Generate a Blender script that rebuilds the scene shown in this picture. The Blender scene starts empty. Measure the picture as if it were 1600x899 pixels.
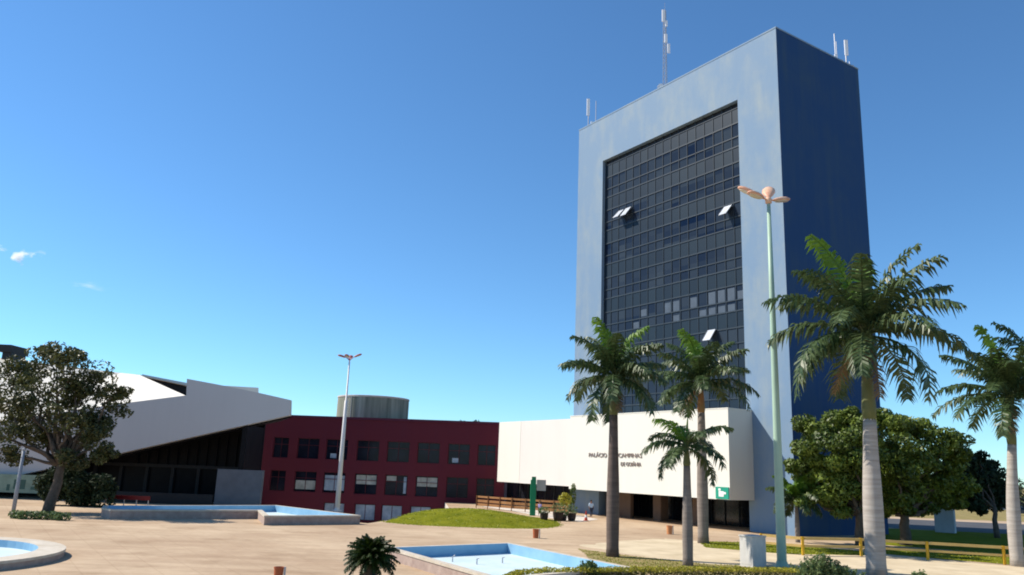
import bpy, math, random
from mathutils import Vector, Matrix
from bpy_extras import mesh_utils  # noqa
random.seed(7)
sc = bpy.context.scene
COL = sc.collection

# ------------------------------------------------------------------ camera
F, PITCH, ROLL, CAMZ = 1230.6, 0.2251, 0.0384, 5.0
_fw = Vector((0, math.cos(PITCH), math.sin(PITCH)))
_r0 = Vector((1, 0, 0)); _u0 = Vector((0, -math.sin(PITCH), math.cos(PITCH)))
_rt = _r0 * math.cos(ROLL) + _u0 * math.sin(ROLL)
_up = -_r0 * math.sin(ROLL) + _u0 * math.cos(ROLL)
cam = bpy.data.cameras.new('camera'); camo = bpy.data.objects.new('camera', cam); COL.objects.link(camo)
cam.sensor_width = 36; cam.lens = F / 1600 * 36; cam.clip_end = 12000; cam.clip_start = 0.1
camo.matrix_world = Matrix(((_rt.x, _up.x, -_fw.x, 0), (_rt.y, _up.y, -_fw.y, 0), (_rt.z, _up.z, -_fw.z, CAMZ), (0, 0, 0, 1)))
sc.camera = camo

# ------------------------------------------------------------------ sky, sun, exposure
SUN_EL = math.radians(43)
SUN_AZ = Vector((-0.974, 0.228, 0)).normalized()
SUN = Vector((SUN_AZ.x * math.cos(SUN_EL), SUN_AZ.y * math.cos(SUN_EL), math.sin(SUN_EL)))
world = bpy.data.worlds.new('World'); sc.world = world; world.use_nodes = True
nt = world.node_tree; nt.nodes.clear()
sky = nt.nodes.new('ShaderNodeTexSky'); sky.sky_type = 'NISHITA'; sky.sun_disc = False
sky.sun_elevation = SUN_EL; sky.sun_rotation = math.atan2(SUN_AZ.x, SUN_AZ.y)
sky.altitude = 800; sky.air_density = 1.0; sky.dust_density = 0.0; sky.ozone_density = 2.6
hs = nt.nodes.new('ShaderNodeMix'); hs.data_type = 'RGBA'; hs.blend_type = 'MULTIPLY'; hs.inputs['Factor'].default_value = 1.0
hs.inputs['B'].default_value = (0.645, 0.99, 1.20, 1)
bg = nt.nodes.new('ShaderNodeBackground'); bg.inputs['Strength'].default_value = 0.105
wo = nt.nodes.new('ShaderNodeOutputWorld')
nt.links.new(sky.outputs[0], hs.inputs['A']); nt.links.new(hs.outputs['Result'], bg.inputs['Color']); nt.links.new(bg.outputs[0], wo.inputs[0])
sl = bpy.data.lights.new('sun', 'SUN'); sl.energy = 5.0; sl.angle = math.radians(0.53); sl.color = (1.0, 0.92, 0.80)
so = bpy.data.objects.new('sun', sl); COL.objects.link(so)
so.rotation_euler = SUN.to_track_quat('Z', 'Y').to_euler()
sc.view_settings.view_transform = 'Standard'; sc.view_settings.look = 'None'
sc.view_settings.exposure = 0.45; sc.view_settings.gamma = 1; sc.view_settings.use_curve_mapping = False
sc.render.engine = 'CYCLES'
sc.cycles.use_denoising = True
sc.cycles.volume_bounces = 4; sc.cycles.max_bounces = 6; sc.cycles.transparent_max_bounces = 12
sc.cycles.filter_width = 1.9

# ------------------------------------------------------------------ placing by sight lines
def ray(x, y):
    return _fw + _rt * ((x - 800) / F) - _up * ((y - 449.5) / F)
def G(x, y, z=0.0):                      # where the sight line meets the level z
    d = ray(x, y); t = (z - CAMZ) / d.z
    return Vector((0, 0, CAMZ)) + d * t
def V(x, y, Y):                          # where the sight line reaches distance Y
    d = ray(x, y)
    return Vector((0, 0, CAMZ)) + d * (Y / d.y)

# ------------------------------------------------------------------ materials
def node_mat(name, col, rough=0.7, var=0.12, scale=1.2, metal=0.0, spec=0.3, bump=0.0, bscale=20, col2=None, detail=6, coat=0, stretch=None):
    m = bpy.data.materials.new(name); m.use_nodes = True
    n = m.node_tree.nodes; l = m.node_tree.links; b = n['Principled BSDF']
    b.inputs['Roughness'].default_value = rough; b.inputs['Metallic'].default_value = metal
    b.inputs['Specular IOR Level'].default_value = spec
    tc = n.new('ShaderNodeTexCoord'); src = tc.outputs['Object']
    if stretch:
        mp = n.new('ShaderNodeMapping'); mp.inputs['Scale'].default_value = stretch
        l.new(src, mp.inputs[0]); src = mp.outputs[0]
    no = n.new('ShaderNodeTexNoise'); no.inputs['Scale'].default_value = scale; no.inputs['Detail'].default_value = detail
    no.inputs['Roughness'].default_value = 0.62
    l.new(src, no.inputs['Vector'])
    rp = n.new('ShaderNodeValToRGB')
    c2 = col2 or tuple(max(0, c * (1 + var)) for c in col)
    c1 = tuple(c * (1 - var) for c in col) if not col2 else col
    rp.color_ramp.elements[0].position = 0.3; rp.color_ramp.elements[1].position = 0.7
    rp.color_ramp.elements[0].color = (*c1, 1); rp.color_ramp.elements[1].color = (*c2, 1)
    l.new(no.outputs[0], rp.inputs[0]); l.new(rp.outputs[0], b.inputs['Base Color'])
    if bump:
        bn = n.new('ShaderNodeTexNoise'); bn.inputs['Scale'].default_value = bscale; bn.inputs['Detail'].default_value = 4
        l.new(tc.outputs['Object'], bn.inputs['Vector'])
        bp = n.new('ShaderNodeBump'); bp.inputs['Strength'].default_value = bump; bp.inputs['Distance'].default_value = 0.05
        l.new(bn.outputs[0], bp.inputs['Height']); l.new(bp.outputs[0], b.inputs['Normal'])
    return m

def leaf_mat(name, c1, c2, scale=0.9, trans=0.3, rough=0.5):
    m = bpy.data.materials.new(name); m.use_nodes = True
    n = m.node_tree.nodes; l = m.node_tree.links; b = n['Principled BSDF']; out = n['Material Output']
    b.inputs['Roughness'].default_value = rough; b.inputs['Specular IOR Level'].default_value = 0.35
    tc = n.new('ShaderNodeTexCoord')
    no = n.new('ShaderNodeTexNoise'); no.inputs['Scale'].default_value = scale; no.inputs['Detail'].default_value = 3
    wn = n.new('ShaderNodeTexNoise'); wn.inputs['Scale'].default_value = 9; wn.inputs['Detail'].default_value = 1
    l.new(tc.outputs['Object'], no.inputs['Vector']); l.new(tc.outputs['Object'], wn.inputs['Vector'])
    mx = n.new('ShaderNodeMath'); mx.operation = 'ADD'
    m2 = n.new('ShaderNodeMath'); m2.operation = 'MULTIPLY'; m2.inputs[1].default_value = 0.5
    l.new(no.outputs[0], mx.inputs[0]); l.new(wn.outputs[0], mx.inputs[1]); l.new(mx.outputs[0], m2.inputs[0])
    rp = n.new('ShaderNodeValToRGB')
    rp.color_ramp.elements[0].position = 0.38; rp.color_ramp.elements[1].position = 0.62
    rp.color_ramp.elements[0].color = (*c1, 1); rp.color_ramp.elements[1].color = (*c2, 1)
    l.new(m2.outputs[0], rp.inputs[0]); l.new(rp.outputs[0], b.inputs['Base Color'])
    tr = n.new('ShaderNodeBsdfTranslucent'); l.new(rp.outputs[0], tr.inputs['Color'])
    ms = n.new('ShaderNodeMixShader'); ms.inputs[0].default_value = trans
    l.new(b.outputs[0], ms.inputs[1]); l.new(tr.outputs[0], ms.inputs[2]); l.new(ms.outputs[0], out.inputs['Surface'])
    return m

def pane_mat(name, cells, dark, light, bias=0.5, rough=0.12, spec=0.5):
    """tinted glass whose panes differ a little, one tone per pane (object space cells)"""
    m = bpy.data.materials.new(name); m.use_nodes = True
    n = m.node_tree.nodes; l = m.node_tree.links; b = n['Principled BSDF']
    b.inputs['Roughness'].default_value = rough; b.inputs['Specular IOR Level'].default_value = spec
    tc = n.new('ShaderNodeTexCoord')
    mp = n.new('ShaderNodeMapping'); mp.inputs['Scale'].default_value = (1 / cells[0], 0, 1 / cells[1]); mp.inputs['Location'].default_value = cells[2]
    fl = n.new('ShaderNodeVectorMath'); fl.operation = 'FLOOR'
    wn = n.new('ShaderNodeTexWhiteNoise')
    big = n.new('ShaderNodeTexNoise'); big.inputs['Scale'].default_value = 0.22; big.inputs['Detail'].default_value = 1
    l.new(tc.outputs['Object'], mp.inputs[0]); l.new(mp.outputs[0], fl.inputs[0]); l.new(fl.outputs[0], wn.inputs['Vector']); l.new(fl.outputs[0], big.inputs['Vector'])
    ad = n.new('ShaderNodeMath'); ad.operation = 'MULTIPLY_ADD'; ad.inputs[1].default_value = 0.35
    l.new(wn.outputs['Value'], ad.inputs[0]); l.new(big.outputs[0], ad.inputs[2])
    rp = n.new('ShaderNodeValToRGB'); rp.color_ramp.elements[0].position = bias - 0.2; rp.color_ramp.elements[1].position = bias + 0.35
    rp.color_ramp.elements[0].color = (*dark, 1); rp.color_ramp.elements[1].color = (*light, 1)
    l.new(ad.outputs[0], rp.inputs[0]); l.new(rp.outputs[0], b.inputs['Base Color'])
    return m

def paint_mat(name, col, streak, rough=0.75, amount=0.35, sc1=(0.9, 0.9, 0.05), spec=0.25):
    """painted render with vertical rain streaks and blotches"""
    m = bpy.data.materials.new(name); m.use_nodes = True
    n = m.node_tree.nodes; l = m.node_tree.links; b = n['Principled BSDF']
    b.inputs['Roughness'].default_value = rough; b.inputs['Specular IOR Level'].default_value = spec
    tc = n.new('ShaderNodeTexCoord'); mp = n.new('ShaderNodeMapping'); mp.inputs['Scale'].default_value = sc1
    l.new(tc.outputs['Object'], mp.inputs[0])
    a = n.new('ShaderNodeTexNoise'); a.inputs['Scale'].default_value = 1.0; a.inputs['Detail'].default_value = 6; a.inputs['Roughness'].default_value = .65
    l.new(mp.outputs[0], a.inputs['Vector'])
    c = n.new('ShaderNodeTexNoise'); c.inputs['Scale'].default_value = 0.16; c.inputs['Detail'].default_value = 8; c.inputs['Roughness'].default_value = .65
    l.new(tc.outputs['Object'], c.inputs['Vector'])
    mu = n.new('ShaderNodeMath'); mu.operation = 'MULTIPLY'; l.new(a.outputs[0], mu.inputs[0]); l.new(c.outputs[0], mu.inputs[1])
    rp = n.new('ShaderNodeMapRange'); rp.inputs['From Min'].default_value = 0.2; rp.inputs['From Max'].default_value = 0.42
    rp.inputs['To Min'].default_value = 0; rp.inputs['To Max'].default_value = amount
    l.new(mu.outputs[0], rp.inputs['Value'])
    mx = n.new('ShaderNodeMix'); mx.data_type = 'RGBA'; mx.inputs['A'].default_value = (*col, 1); mx.inputs['B'].default_value = (*streak, 1)
    l.new(rp.outputs[0], mx.inputs['Factor']); l.new(mx.outputs['Result'], b.inputs['Base Color'])
    return m

M = {}
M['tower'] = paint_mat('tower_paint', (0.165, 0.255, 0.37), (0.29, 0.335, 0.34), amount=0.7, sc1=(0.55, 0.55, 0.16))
M['tower_side'] = paint_mat('tower_side_blue', (0.012, 0.052, 0.15), (0.035, 0.075, 0.13), amount=0.75)
M['parapet'] = node_mat('parapet_cap', (0.55, 0.57, 0.58), var=0.2)
M['pane'] = pane_mat('tower_glass', (1.309, 1.55, (0.0, 0, 0.1)), (0.004, 0.010, 0.030), (0.034, 0.046, 0.062), bias=.52, spec=0.12)
M['spandrel'] = pane_mat('tower_spandrel', (1.309, 4.45, (0.0, 0, 0.1)), (0.008, 0.018, 0.034), (0.016, 0.030, 0.046), rough=0.4, spec=0.15)
M['mullion'] = node_mat('mullion_metal', (0.030, 0.042, 0.055), rough=0.4, var=0.15)
M['openpane'] = node_mat('open_pane_reflection', (0.5, 0.53, 0.58), rough=0.25, var=0.15)  # pale colour stands for sky and sun reflected in the glass
M['blind'] = node_mat('blind_cloth', (0.055, 0.08, 0.115), rough=0.5, var=0.15)
M['cream'] = paint_mat('cream_render', (0.73, 0.71, 0.63), (0.68, 0.62, 0.54), amount=0.25)
M['pinkcream'] = paint_mat('pink_cream_render', (0.72, 0.675, 0.62), (0.66, 0.58, 0.53), amount=0.3)
M['dark'] = node_mat('dark_void', (0.012, 0.012, 0.015), rough=0.5)
M['darkglass'] = node_mat('dark_glass', (0.012, 0.013, 0.018), rough=0.12, spec=0.45, var=0.4)
M['tan'] = node_mat('tan_pillar', (0.13, 0.085, 0.06), var=0.1)
M['letters'] = node_mat('letters_metal', (0.27, 0.21, 0.18), rough=0.5)
M['teal'] = node_mat('teal_panel', (0.02, 0.30, 0.20), rough=0.4)
M['white'] = node_mat('white_paint', (0.8, 0.8, 0.78), rough=0.5, var=0.04)
M['maroon'] = paint_mat('maroon_paint', (0.10, 0.012, 0.022), (0.085, 0.013, 0.028), amount=0.5)
M['maroonroof'] = node_mat('maroon_coping', (0.08, 0.012, 0.03), var=0.1)
M['maroonframe'] = node_mat('maroon_window_frame', (0.09, 0.014, 0.022))
M['mwin'] = node_mat('window_glass', (0.010, 0.012, 0.022), rough=0.15, spec=0.22, var=0.5, scale=0.5)
M['mblind'] = node_mat('window_blind', (0.20, 0.22, 0.20), col2=(0.46, 0.47, 0.44), rough=0.6, scale=0.9)
M['mblue'] = node_mat('blue_blind', (0.18, 0.24, 0.31), col2=(0.38, 0.46, 0.55), rough=0.5, scale=0.9)
M['tank'] = node_mat('tank_concrete', (0.10, 0.115, 0.085), col2=(0.42, 0.42, 0.33), rough=0.9, scale=0.8, stretch=(1, 1, 0.07))
M['fascia'] = paint_mat('fascia_render', (0.50, 0.49, 0.49), (0.44, 0.43, 0.43), amount=0.35)
M['whiteroof'] = node_mat('white_roof', (0.72, 0.68, 0.60), rough=0.8, var=0.05)
M['greywall'] = node_mat('grey_wall', (0.12, 0.13, 0.15), rough=0.85, var=0.12)
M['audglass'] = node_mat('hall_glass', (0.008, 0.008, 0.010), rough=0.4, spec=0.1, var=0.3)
M['audframe'] = node_mat('hall_frame', (0.022, 0.022, 0.024), rough=0.6)
M['banner'] = node_mat('banner_cloth', (0.22, 0.30, 0.24), rough=0.8, var=0.25, scale=0.5)
M['bannerdark'] = node_mat('banner_print', (0.06, 0.12, 0.10), rough=0.8)
M['red'] = node_mat('shaded_red_paint', (0.16, 0.010, 0.012), rough=0.4)  # darkened red: the shade by the hall is put into the colour
M['poolblue'] = node_mat('pool_blue_paint', (0.18, 0.36, 0.52), col2=(0.26, 0.45, 0.60), rough=0.55, scale=0.8)
M['poolfloor'] = node_mat('pool_floor_paint', (0.50, 0.63, 0.66), col2=(0.66, 0.75, 0.76), rough=0.5, scale=0.5, stretch=(1, 1, 1), detail=10)
M['poolout'] = node_mat('pool_outer_stone', (0.30, 0.22, 0.19), col2=(0.42, 0.33, 0.28), rough=0.9, scale=2.5)
M['poolrim'] = node_mat('pool_rim', (0.45, 0.39, 0.30), col2=(0.60, 0.54, 0.45), rough=0.8, scale=1.5, detail=10, bump=0.4, bscale=6)
M['polegreen'] = node_mat('pole_green_paint', (0.34, 0.47, 0.36), rough=0.45, var=0.1, scale=0.6)
M['polewhite'] = node_mat('pole_white_paint', (0.66, 0.63, 0.62), rough=0.5, var=0.08, scale=0.6)
M['postgrey'] = node_mat('post_shaded_grey', (0.26, 0.28, 0.31), rough=0.6, var=0.1)  # pale post toned down to grey, its shade is in the colour
M['lamphead'] = node_mat('lamp_head_paint', (0.55, 0.23, 0.15), col2=(0.72, 0.48, 0.32), rough=0.5, scale=1.6)
M['lampglass'] = node_mat('lamp_lens', (0.62, 0.55, 0.42), rough=0.25, var=0.1)
M['redhead'] = node_mat('lamp_head_red', (0.34, 0.10, 0.09), rough=0.5, var=0.2)
M['bark'] = node_mat('bark', (0.11, 0.085, 0.065), rough=0.95, var=0.35, scale=3, bump=0.6)
M['palmtrunk'] = node_mat('palm_trunk', (0.27, 0.24, 0.21), col2=(0.45, 0.41, 0.37), rough=0.95, scale=1.0, stretch=(0.4, 0.4, 5), bump=0.4)
M['palmdark'] = node_mat('palm_dark_trunk', (0.085, 0.065, 0.055), col2=(0.16, 0.12, 0.10), rough=0.95, scale=1.0, stretch=(0.4, 0.4, 4), bump=0.4)
M['palmmid'] = node_mat('palm_mid_trunk', (0.16, 0.13, 0.11), col2=(0.26, 0.22, 0.19), rough=0.95, scale=1.0, stretch=(0.4, 0.4, 4), bump=0.4)
M['shaft'] = node_mat('crownshaft_green', (0.075, 0.10, 0.03), col2=(0.15, 0.15, 0.058), rough=0.6, scale=1.2, stretch=(1, 1, .3))
M['shaftbrown'] = node_mat('crownshaft_brown', (0.27, 0.12, 0.05), col2=(0.22, 0.15, 0.06), rough=0.7, scale=1.2)
M['frond'] = leaf_mat('palm_frond', (0.028, 0.06, 0.018), (0.10, 0.14, 0.055), scale=0.8, trans=0.22, rough=0.42)
M['frondlight'] = leaf_mat('palm_young_frond', (0.09, 0.20, 0.02), (0.16, 0.27, 0.04), trans=0.35)
M['deadfrond'] = leaf_mat('withered_frond', (0.12, 0.075, 0.03), (0.20, 0.14, 0.07), trans=0.2)
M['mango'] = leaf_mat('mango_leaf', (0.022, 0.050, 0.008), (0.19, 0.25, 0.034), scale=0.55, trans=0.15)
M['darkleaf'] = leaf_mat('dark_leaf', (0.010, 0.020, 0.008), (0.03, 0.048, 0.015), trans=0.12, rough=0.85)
M['drableaf'] = leaf_mat('drab_leaf', (0.020, 0.028, 0.008), (0.115, 0.12, 0.034), scale=0.7, trans=0.2)
M['cycad'] = leaf_mat('cycad_leaf', (0.010, 0.022, 0.003), (0.040, 0.068, 0.008), scale=3, trans=0.15)
M['hedgeyellow'] = leaf_mat('hedge_yellow_leaf', (0.20, 0.20, 0.02), (0.48, 0.42, 0.03), scale=2, trans=0.25)
M['hedgegreen'] = leaf_mat('hedge_green_leaf', (0.035, 0.045, 0.010), (0.10, 0.10, 0.02), scale=2, trans=0.2)
M['shrub'] = leaf_mat('shrub_leaf', (0.05, 0.10, 0.03), (0.20, 0.26, 0.10), scale=2, trans=0.25)
M['farleaf'] = leaf_mat('far_leaf', (0.03, 0.05, 0.02), (0.08, 0.10, 0.04), scale=0.1, trans=0.15)
M['pink'] = leaf_mat('pink_flower', (0.35, 0.03, 0.10), (0.5, 0.08, 0.16), trans=0.2)
M['grass'] = node_mat('grass', spec=0.02, col=(0.11, 0.13, 0.008), col2=(0.20, 0.20, 0.016), rough=0.95, scale=0.7, bump=0.5, bscale=14)
M['drygrass'] = node_mat('dry_grass', spec=0.02, col=(0.17, 0.155, 0.05), col2=(0.34, 0.26, 0.13), rough=0.95, scale=0.8, bump=0.4, bscale=14)
M['blade'] = leaf_mat('grass_blade', (0.17, 0.20, 0.012), (0.32, 0.32, 0.035), scale=0.8, trans=0.25)
M['asphalt'] = node_mat('asphalt', (0.075, 0.075, 0.08), rough=0.9, var=0.15, scale=0.4)
M['sand'] = node_mat('pale_sand', (0.47, 0.375, 0.24), col2=(0.66, 0.55, 0.38), rough=0.95, scale=0.5, bump=0.3, bscale=10)
M['concrete'] = node_mat('pale_concrete', (0.55, 0.50, 0.44), rough=0.9, var=0.1)
M['boxpaint'] = node_mat('cabinet_render', (0.58, 0.56, 0.52), rough=0.9, var=0.12, scale=2.2)
M['yellow'] = node_mat('yellow_rail_paint', (0.62, 0.36, 0.02), rough=0.5, var=0.15)
M['railtan'] = node_mat('tan_rail_paint', (0.55, 0.38, 0.13), rough=0.6, var=0.15)
M['wood'] = node_mat('brown_wood', (0.30, 0.13, 0.045), col2=(0.38, 0.20, 0.08), rough=0.8, scale=1.5)
M['orange'] = node_mat('orange_bin_paint', (0.38, 0.10, 0.035), rough=0.6, var=0.15, scale=3)
M['palebin'] = node_mat('pale_bin_paint', (0.55, 0.24, 0.10), rough=0.6, var=0.15, scale=3)
M['totem'] = node_mat('green_totem_paint', (0.01, 0.20, 0.09), rough=0.4, var=0.1)
M['greypanel'] = node_mat('grey_panel', (0.36, 0.34, 0.32), rough=0.6, var=0.1)
M['pot'] = node_mat('dark_pot', (0.05, 0.035, 0.03), rough=0.8)
M['conered'] = node_mat('cone_red', (0.45, 0.05, 0.02), rough=0.5)
M['skin'] = node_mat('skin', (0.32, 0.17, 0.11), rough=0.6, var=0.05)
M['hair'] = node_mat('hair', (0.02, 0.015, 0.012), rough=0.6)
M['shirt'] = node_mat('pale_blue_cloth', (0.50, 0.62, 0.74), rough=0.9, var=0.05)
M['lavender'] = node_mat('lavender_cloth', (0.42, 0.36, 0.70), rough=0.9, var=0.05)
M['trousers'] = node_mat('dark_cloth', (0.03, 0.04, 0.07), rough=0.9)
M['steel'] = node_mat('galvanised_steel', (0.42, 0.43, 0.45), rough=0.45, metal=0.3, var=0.1)
M['antwhite'] = node_mat('antenna_white', (0.8, 0.8, 0.8), rough=0.4, var=0.05)
M['tyre'] = node_mat('tyre_rubber', (0.02, 0.02, 0.02), rough=0.9)
M['carwhite'] = node_mat('car_white', (0.75, 0.75, 0.75), rough=0.25, spec=0.5, var=0.03)
M['carred'] = node_mat('car_red', (0.35, 0.02, 0.02), rough=0.25, spec=0.5, var=0.03)
M['cardark'] = node_mat('car_dark', (0.03, 0.035, 0.06), rough=0.25, spec=0.5, var=0.03)
M['pillar'] = node_mat('pillar_render', (0.50, 0.52, 0.55), rough=0.9, var=0.1)

# ------------------------------------------------------------------ mesh helper
class MB:
    def __init__(s): s.v = []; s.f = []; s.mi = []
    def add(s, vs, fs, mi=0):
        o = len(s.v); s.v += [tuple(p) for p in vs]
        s.f += [tuple(i + o for i in f) for f in fs]; s.mi += [mi] * len(fs)
        return s
    def box(s, a, b, mi=0, cham=0.0):
        x0, y0, z0 = a; x1, y1, z1 = b
        if cham:
            c = cham
            prof = [(x0 + c, y0), (x1 - c, y0), (x1, y0 + c), (x1, y1 - c), (x1 - c, y1), (x0 + c, y1), (x0, y1 - c), (x0, y0 + c)]
            return s.prism(prof, z0, z1, mi)
        vs = [(x0, y0, z0), (x1, y0, z0), (x1, y1, z0), (x0, y1, z0), (x0, y0, z1), (x1, y0, z1), (x1, y1, z1), (x0, y1, z1)]
        return s.add(vs, [(0, 3, 2, 1), (4, 5, 6, 7), (0, 1, 5, 4), (1, 2, 6, 5), (2, 3, 7, 6), (3, 0, 4, 7)], mi)
    def prism(s, poly, z0, z1, mi=0):
        n = len(poly)
        ar = sum(poly[i][0] * poly[(i + 1) % n][1] - poly[(i + 1) % n][0] * poly[i][1] for i in range(n))
        if ar < 0: poly = poly[::-1]
        vs = [(p[0], p[1], z0) for p in poly] + [(p[0], p[1], z1) for p in poly]
        fs = [tuple(range(n - 1, -1, -1)), tuple(range(n, 2 * n))] + [(i, (i + 1) % n, n + (i + 1) % n, n + i) for i in range(n)]
        return s.add(vs, fs, mi)
    def slab(s, pts, thick, mi=0):
        """planar polygon in space thickened along vector thick"""
        n = len(pts); pts = [Vector(p) for p in pts]; t = Vector(thick)
        nm = Vector((0, 0, 0))
        for i in range(n): nm += pts[i].cross(pts[(i + 1) % n])
        if nm.dot(t) > 0: pts = pts[::-1]
        vs = pts + [p + t for p in pts]
        fs = [tuple(range(n)), tuple(range(2 * n - 1, n - 1, -1))] + [((i + 1) % n, i, n + i, n + (i + 1) % n) for i in range(n)]
        return s.add(vs, fs, mi)
    def tube(s, pts, rad, n=8, mi=0, cap=True):
        pts = [Vector(p) for p in pts]; k = len(pts)
        if not hasattr(rad, '__len__'): rad = [rad] * k
        vs = []
        for i, p in enumerate(pts):
            d = (pts[min(i + 1, k - 1)] - pts[max(i - 1, 0)]).normalized()
            a = d.orthogonal().normalized() if abs(d.z) < 0.9 else Vector((1, 0, 0)) - d * d.x
            a.normalize(); b = d.cross(a)
            for j in range(n):
                t = 2 * math.pi * j / n
                vs.append(p + (a * math.cos(t) + b * math.sin(t)) * rad[i])
        fs = [(i * n + j, i * n + (j + 1) % n, (i + 1) * n + (j + 1) % n, (i + 1) * n + j) for i in range(k - 1) for j in range(n)]
        if cap: fs += [tuple(range(n - 1, -1, -1)), tuple(range((k - 1) * n, k * n))]
        return s.add(vs, fs, mi)
    def lathe(s, prof, n=20, mi=0, c=(0, 0)):
        k = len(prof)
        vs = [(c[0] + r * math.cos(2 * math.pi * j / n), c[1] + r * math.sin(2 * math.pi * j / n), z) for r, z in prof for j in range(n)]
        fs = [(i * n + j, i * n + (j + 1) % n, (i + 1) * n + (j + 1) % n, (i + 1) * n + j) for i in range(k - 1) for j in range(n)]
        fs += [tuple(range(n - 1, -1, -1)), tuple(range((k - 1) * n, k * n))]
        return s.add(vs, fs, mi)
    def build(s, name, mats, parent=None, smooth=False, loc=(0, 0, 0), rotz=0):
        me = bpy.data.meshes.new(name); me.from_pydata(s.v, [], s.f)
        if not isinstance(mats, (list, tuple)): mats = [mats]
        for m in mats: me.materials.append(m)
        me.polygons.foreach_set('material_index', s.mi)
        if smooth: me.polygons.foreach_set('use_smooth', [True] * len(s.f))
        me.update()
        o = bpy.data.objects.new(name, me); COL.objects.link(o)
        o.location = loc; o.rotation_euler = (0, 0, rotz)
        if parent: o.parent = parent
        return o

def tag(o, label=None, cat=None, group=None, kind=None):
    if label: o['label'] = label
    if cat: o['category'] = cat
    if group: o['group'] = group
    if kind: o['kind'] = kind
    return o
def thing(name, label, cat, loc=(0, 0, 0), rotz=0, group=None):
    o = bpy.data.objects.new(name, None); COL.objects.link(o)
    o.empty_display_size = 0.3
    o.location = loc; o.rotation_euler = (0, 0, rotz)
    return tag(o, label, cat, group)
def copy_tree(o, parent=None):
    c = o.copy(); COL.objects.link(c)
    if parent: c.parent = parent
    for ch in list(o.children): copy_tree(ch, c)
    return c
def struct(o): return tag(o, kind='structure')
def xy(p): return (p.x, p.y)

# ------------------------------------------------------------------ ground
def ground_mat():
    m = bpy.data.materials.new('plaza_paving'); m.use_nodes = True
    n = m.node_tree.nodes; l = m.node_tree.links; b = n['Principled BSDF']; b.inputs['Roughness'].default_value = 0.9
    b.inputs['Specular IOR Level'].default_value = 0.15
    tc = n.new('ShaderNodeTexCoord')
    def noise(s, d=6, st=None):
        x = n.new('ShaderNodeTexNoise'); x.inputs['Scale'].default_value = s; x.inputs['Detail'].default_value = d; x.inputs['Roughness'].default_value = .6
        if st:
            mp = n.new('ShaderNodeMapping'); mp.inputs['Scale'].default_value = st; mp.inputs['Rotation'].default_value = (0, 0, -0.58)
            l.new(tc.outputs['Object'], mp.inputs[0]); l.new(mp.outputs[0], x.inputs['Vector'])
        else: l.new(tc.outputs['Object'], x.inputs['Vector'])
        return x.outputs[0]
    def ramp(src, p0, p1, c0, c1):
        r = n.new('ShaderNodeValToRGB'); r.color_ramp.elements[0].position = p0; r.color_ramp.elements[1].position = p1
        r.color_ramp.elements[0].color = (*c0, 1); r.color_ramp.elements[1].color = (*c1, 1); l.new(src, r.inputs[0]); return r.outputs[0]
    def mix(a, bb, f, mode='MULTIPLY'):
        x = n.new('ShaderNodeMix'); x.data_type = 'RGBA'; x.blend_type = mode
        l.new(a, x.inputs['A']); l.new(bb, x.inputs['B'])
        if isinstance(f, float): x.inputs['Factor'].default_value = f
        else: l.new(f, x.inputs['Factor'])
        return x.outputs['Result']
    base = ramp(noise(0.11, 5), 0.36, 0.64, (0.45, 0.325, 0.215), (0.60, 0.465, 0.32))
    strips = ramp(noise(0.5, 3, (0.25, 1.6, 1)), 0.35, 0.65, (0.80, 0.78, 0.76), (1, 1, 1))
    fine = ramp(noise(2.5, 8), 0.3, 0.7, (0.86, 0.84, 0.82), (1.0, 1.0, 1.0))
    br = n.new('ShaderNodeTexBrick'); br.inputs['Scale'].default_value = 1.0
    br.inputs['Brick Width'].default_value = 1.5; br.inputs['Row Height'].default_value = 0.75; br.offset = 0.0
    br.inputs['Mortar Size'].default_value = 0.035; br.inputs['Color1'].default_value = (1, 1, 1, 1); br.inputs['Color2'].default_value = (.93, .92, .91, 1); br.inputs['Mortar'].default_value = (.80, .77, .74, 1)
    mp = n.new('ShaderNodeMapping'); mp.inputs['Rotation'].default_value = (0, 0, -0.58); l.new(tc.outputs['Object'], mp.inputs[0]); l.new(mp.outputs[0], br.inputs['Vector'])
    stain = ramp(noise(0.3, 9), 0.54, 0.72, (1, 1, 1), (0.74, 0.70, 0.66))
    c = mix(base, strips, 0.8); c = mix(c, fine, 0.8); c = mix(c, br.outputs[0], 0.5); c = mix(c, stain, 0.9)
    l.new(c, b.inputs['Base Color'])
    bp = n.new('ShaderNodeBump'); bp.inputs['Strength'].default_value = 0.25; bp.inputs['Distance'].default_value = 0.03
    l.new(noise(9, 4), bp.inputs['Height']); l.new(bp.outputs[0], b.inputs['Normal'])
    return m
import bmesh
PIT = [(-25, 77.5), (-21.5, 75.8), (-13.5, 70.6), (-11.4, 69.3), (-6.2, 91.0), (-6.8, 101), (-8.5, 116.3), (-38.5, 118), (-30.0, 92.0)]
def holed_sheet(name, outer, hole, z, mat):
    bm = bmesh.new(); es = []
    for loop in (outer, hole):
        vs = [bm.verts.new((x, y, z)) for x, y in loop]
        es += [bm.edges.new((vs[i], vs[(i + 1) % len(vs)])) for i in range(len(vs))]
    bmesh.ops.triangle_fill(bm, use_beauty=True, use_dissolve=False, edges=es)
    for f in bm.faces:
        f.normal_update()
        if f.normal.z < 0: f.normal_flip()
    me = bpy.data.meshes.new(name); bm.to_mesh(me); bm.free(); me.materials.append(mat)
    o = bpy.data.objects.new(name, me); COL.objects.link(o); return o
struct(holed_sheet('ground', [(-4000, -1500), (4000, -1500), (4000, 6000), (-4000, 6000)], PIT, 0.0, ground_mat()))
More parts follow.
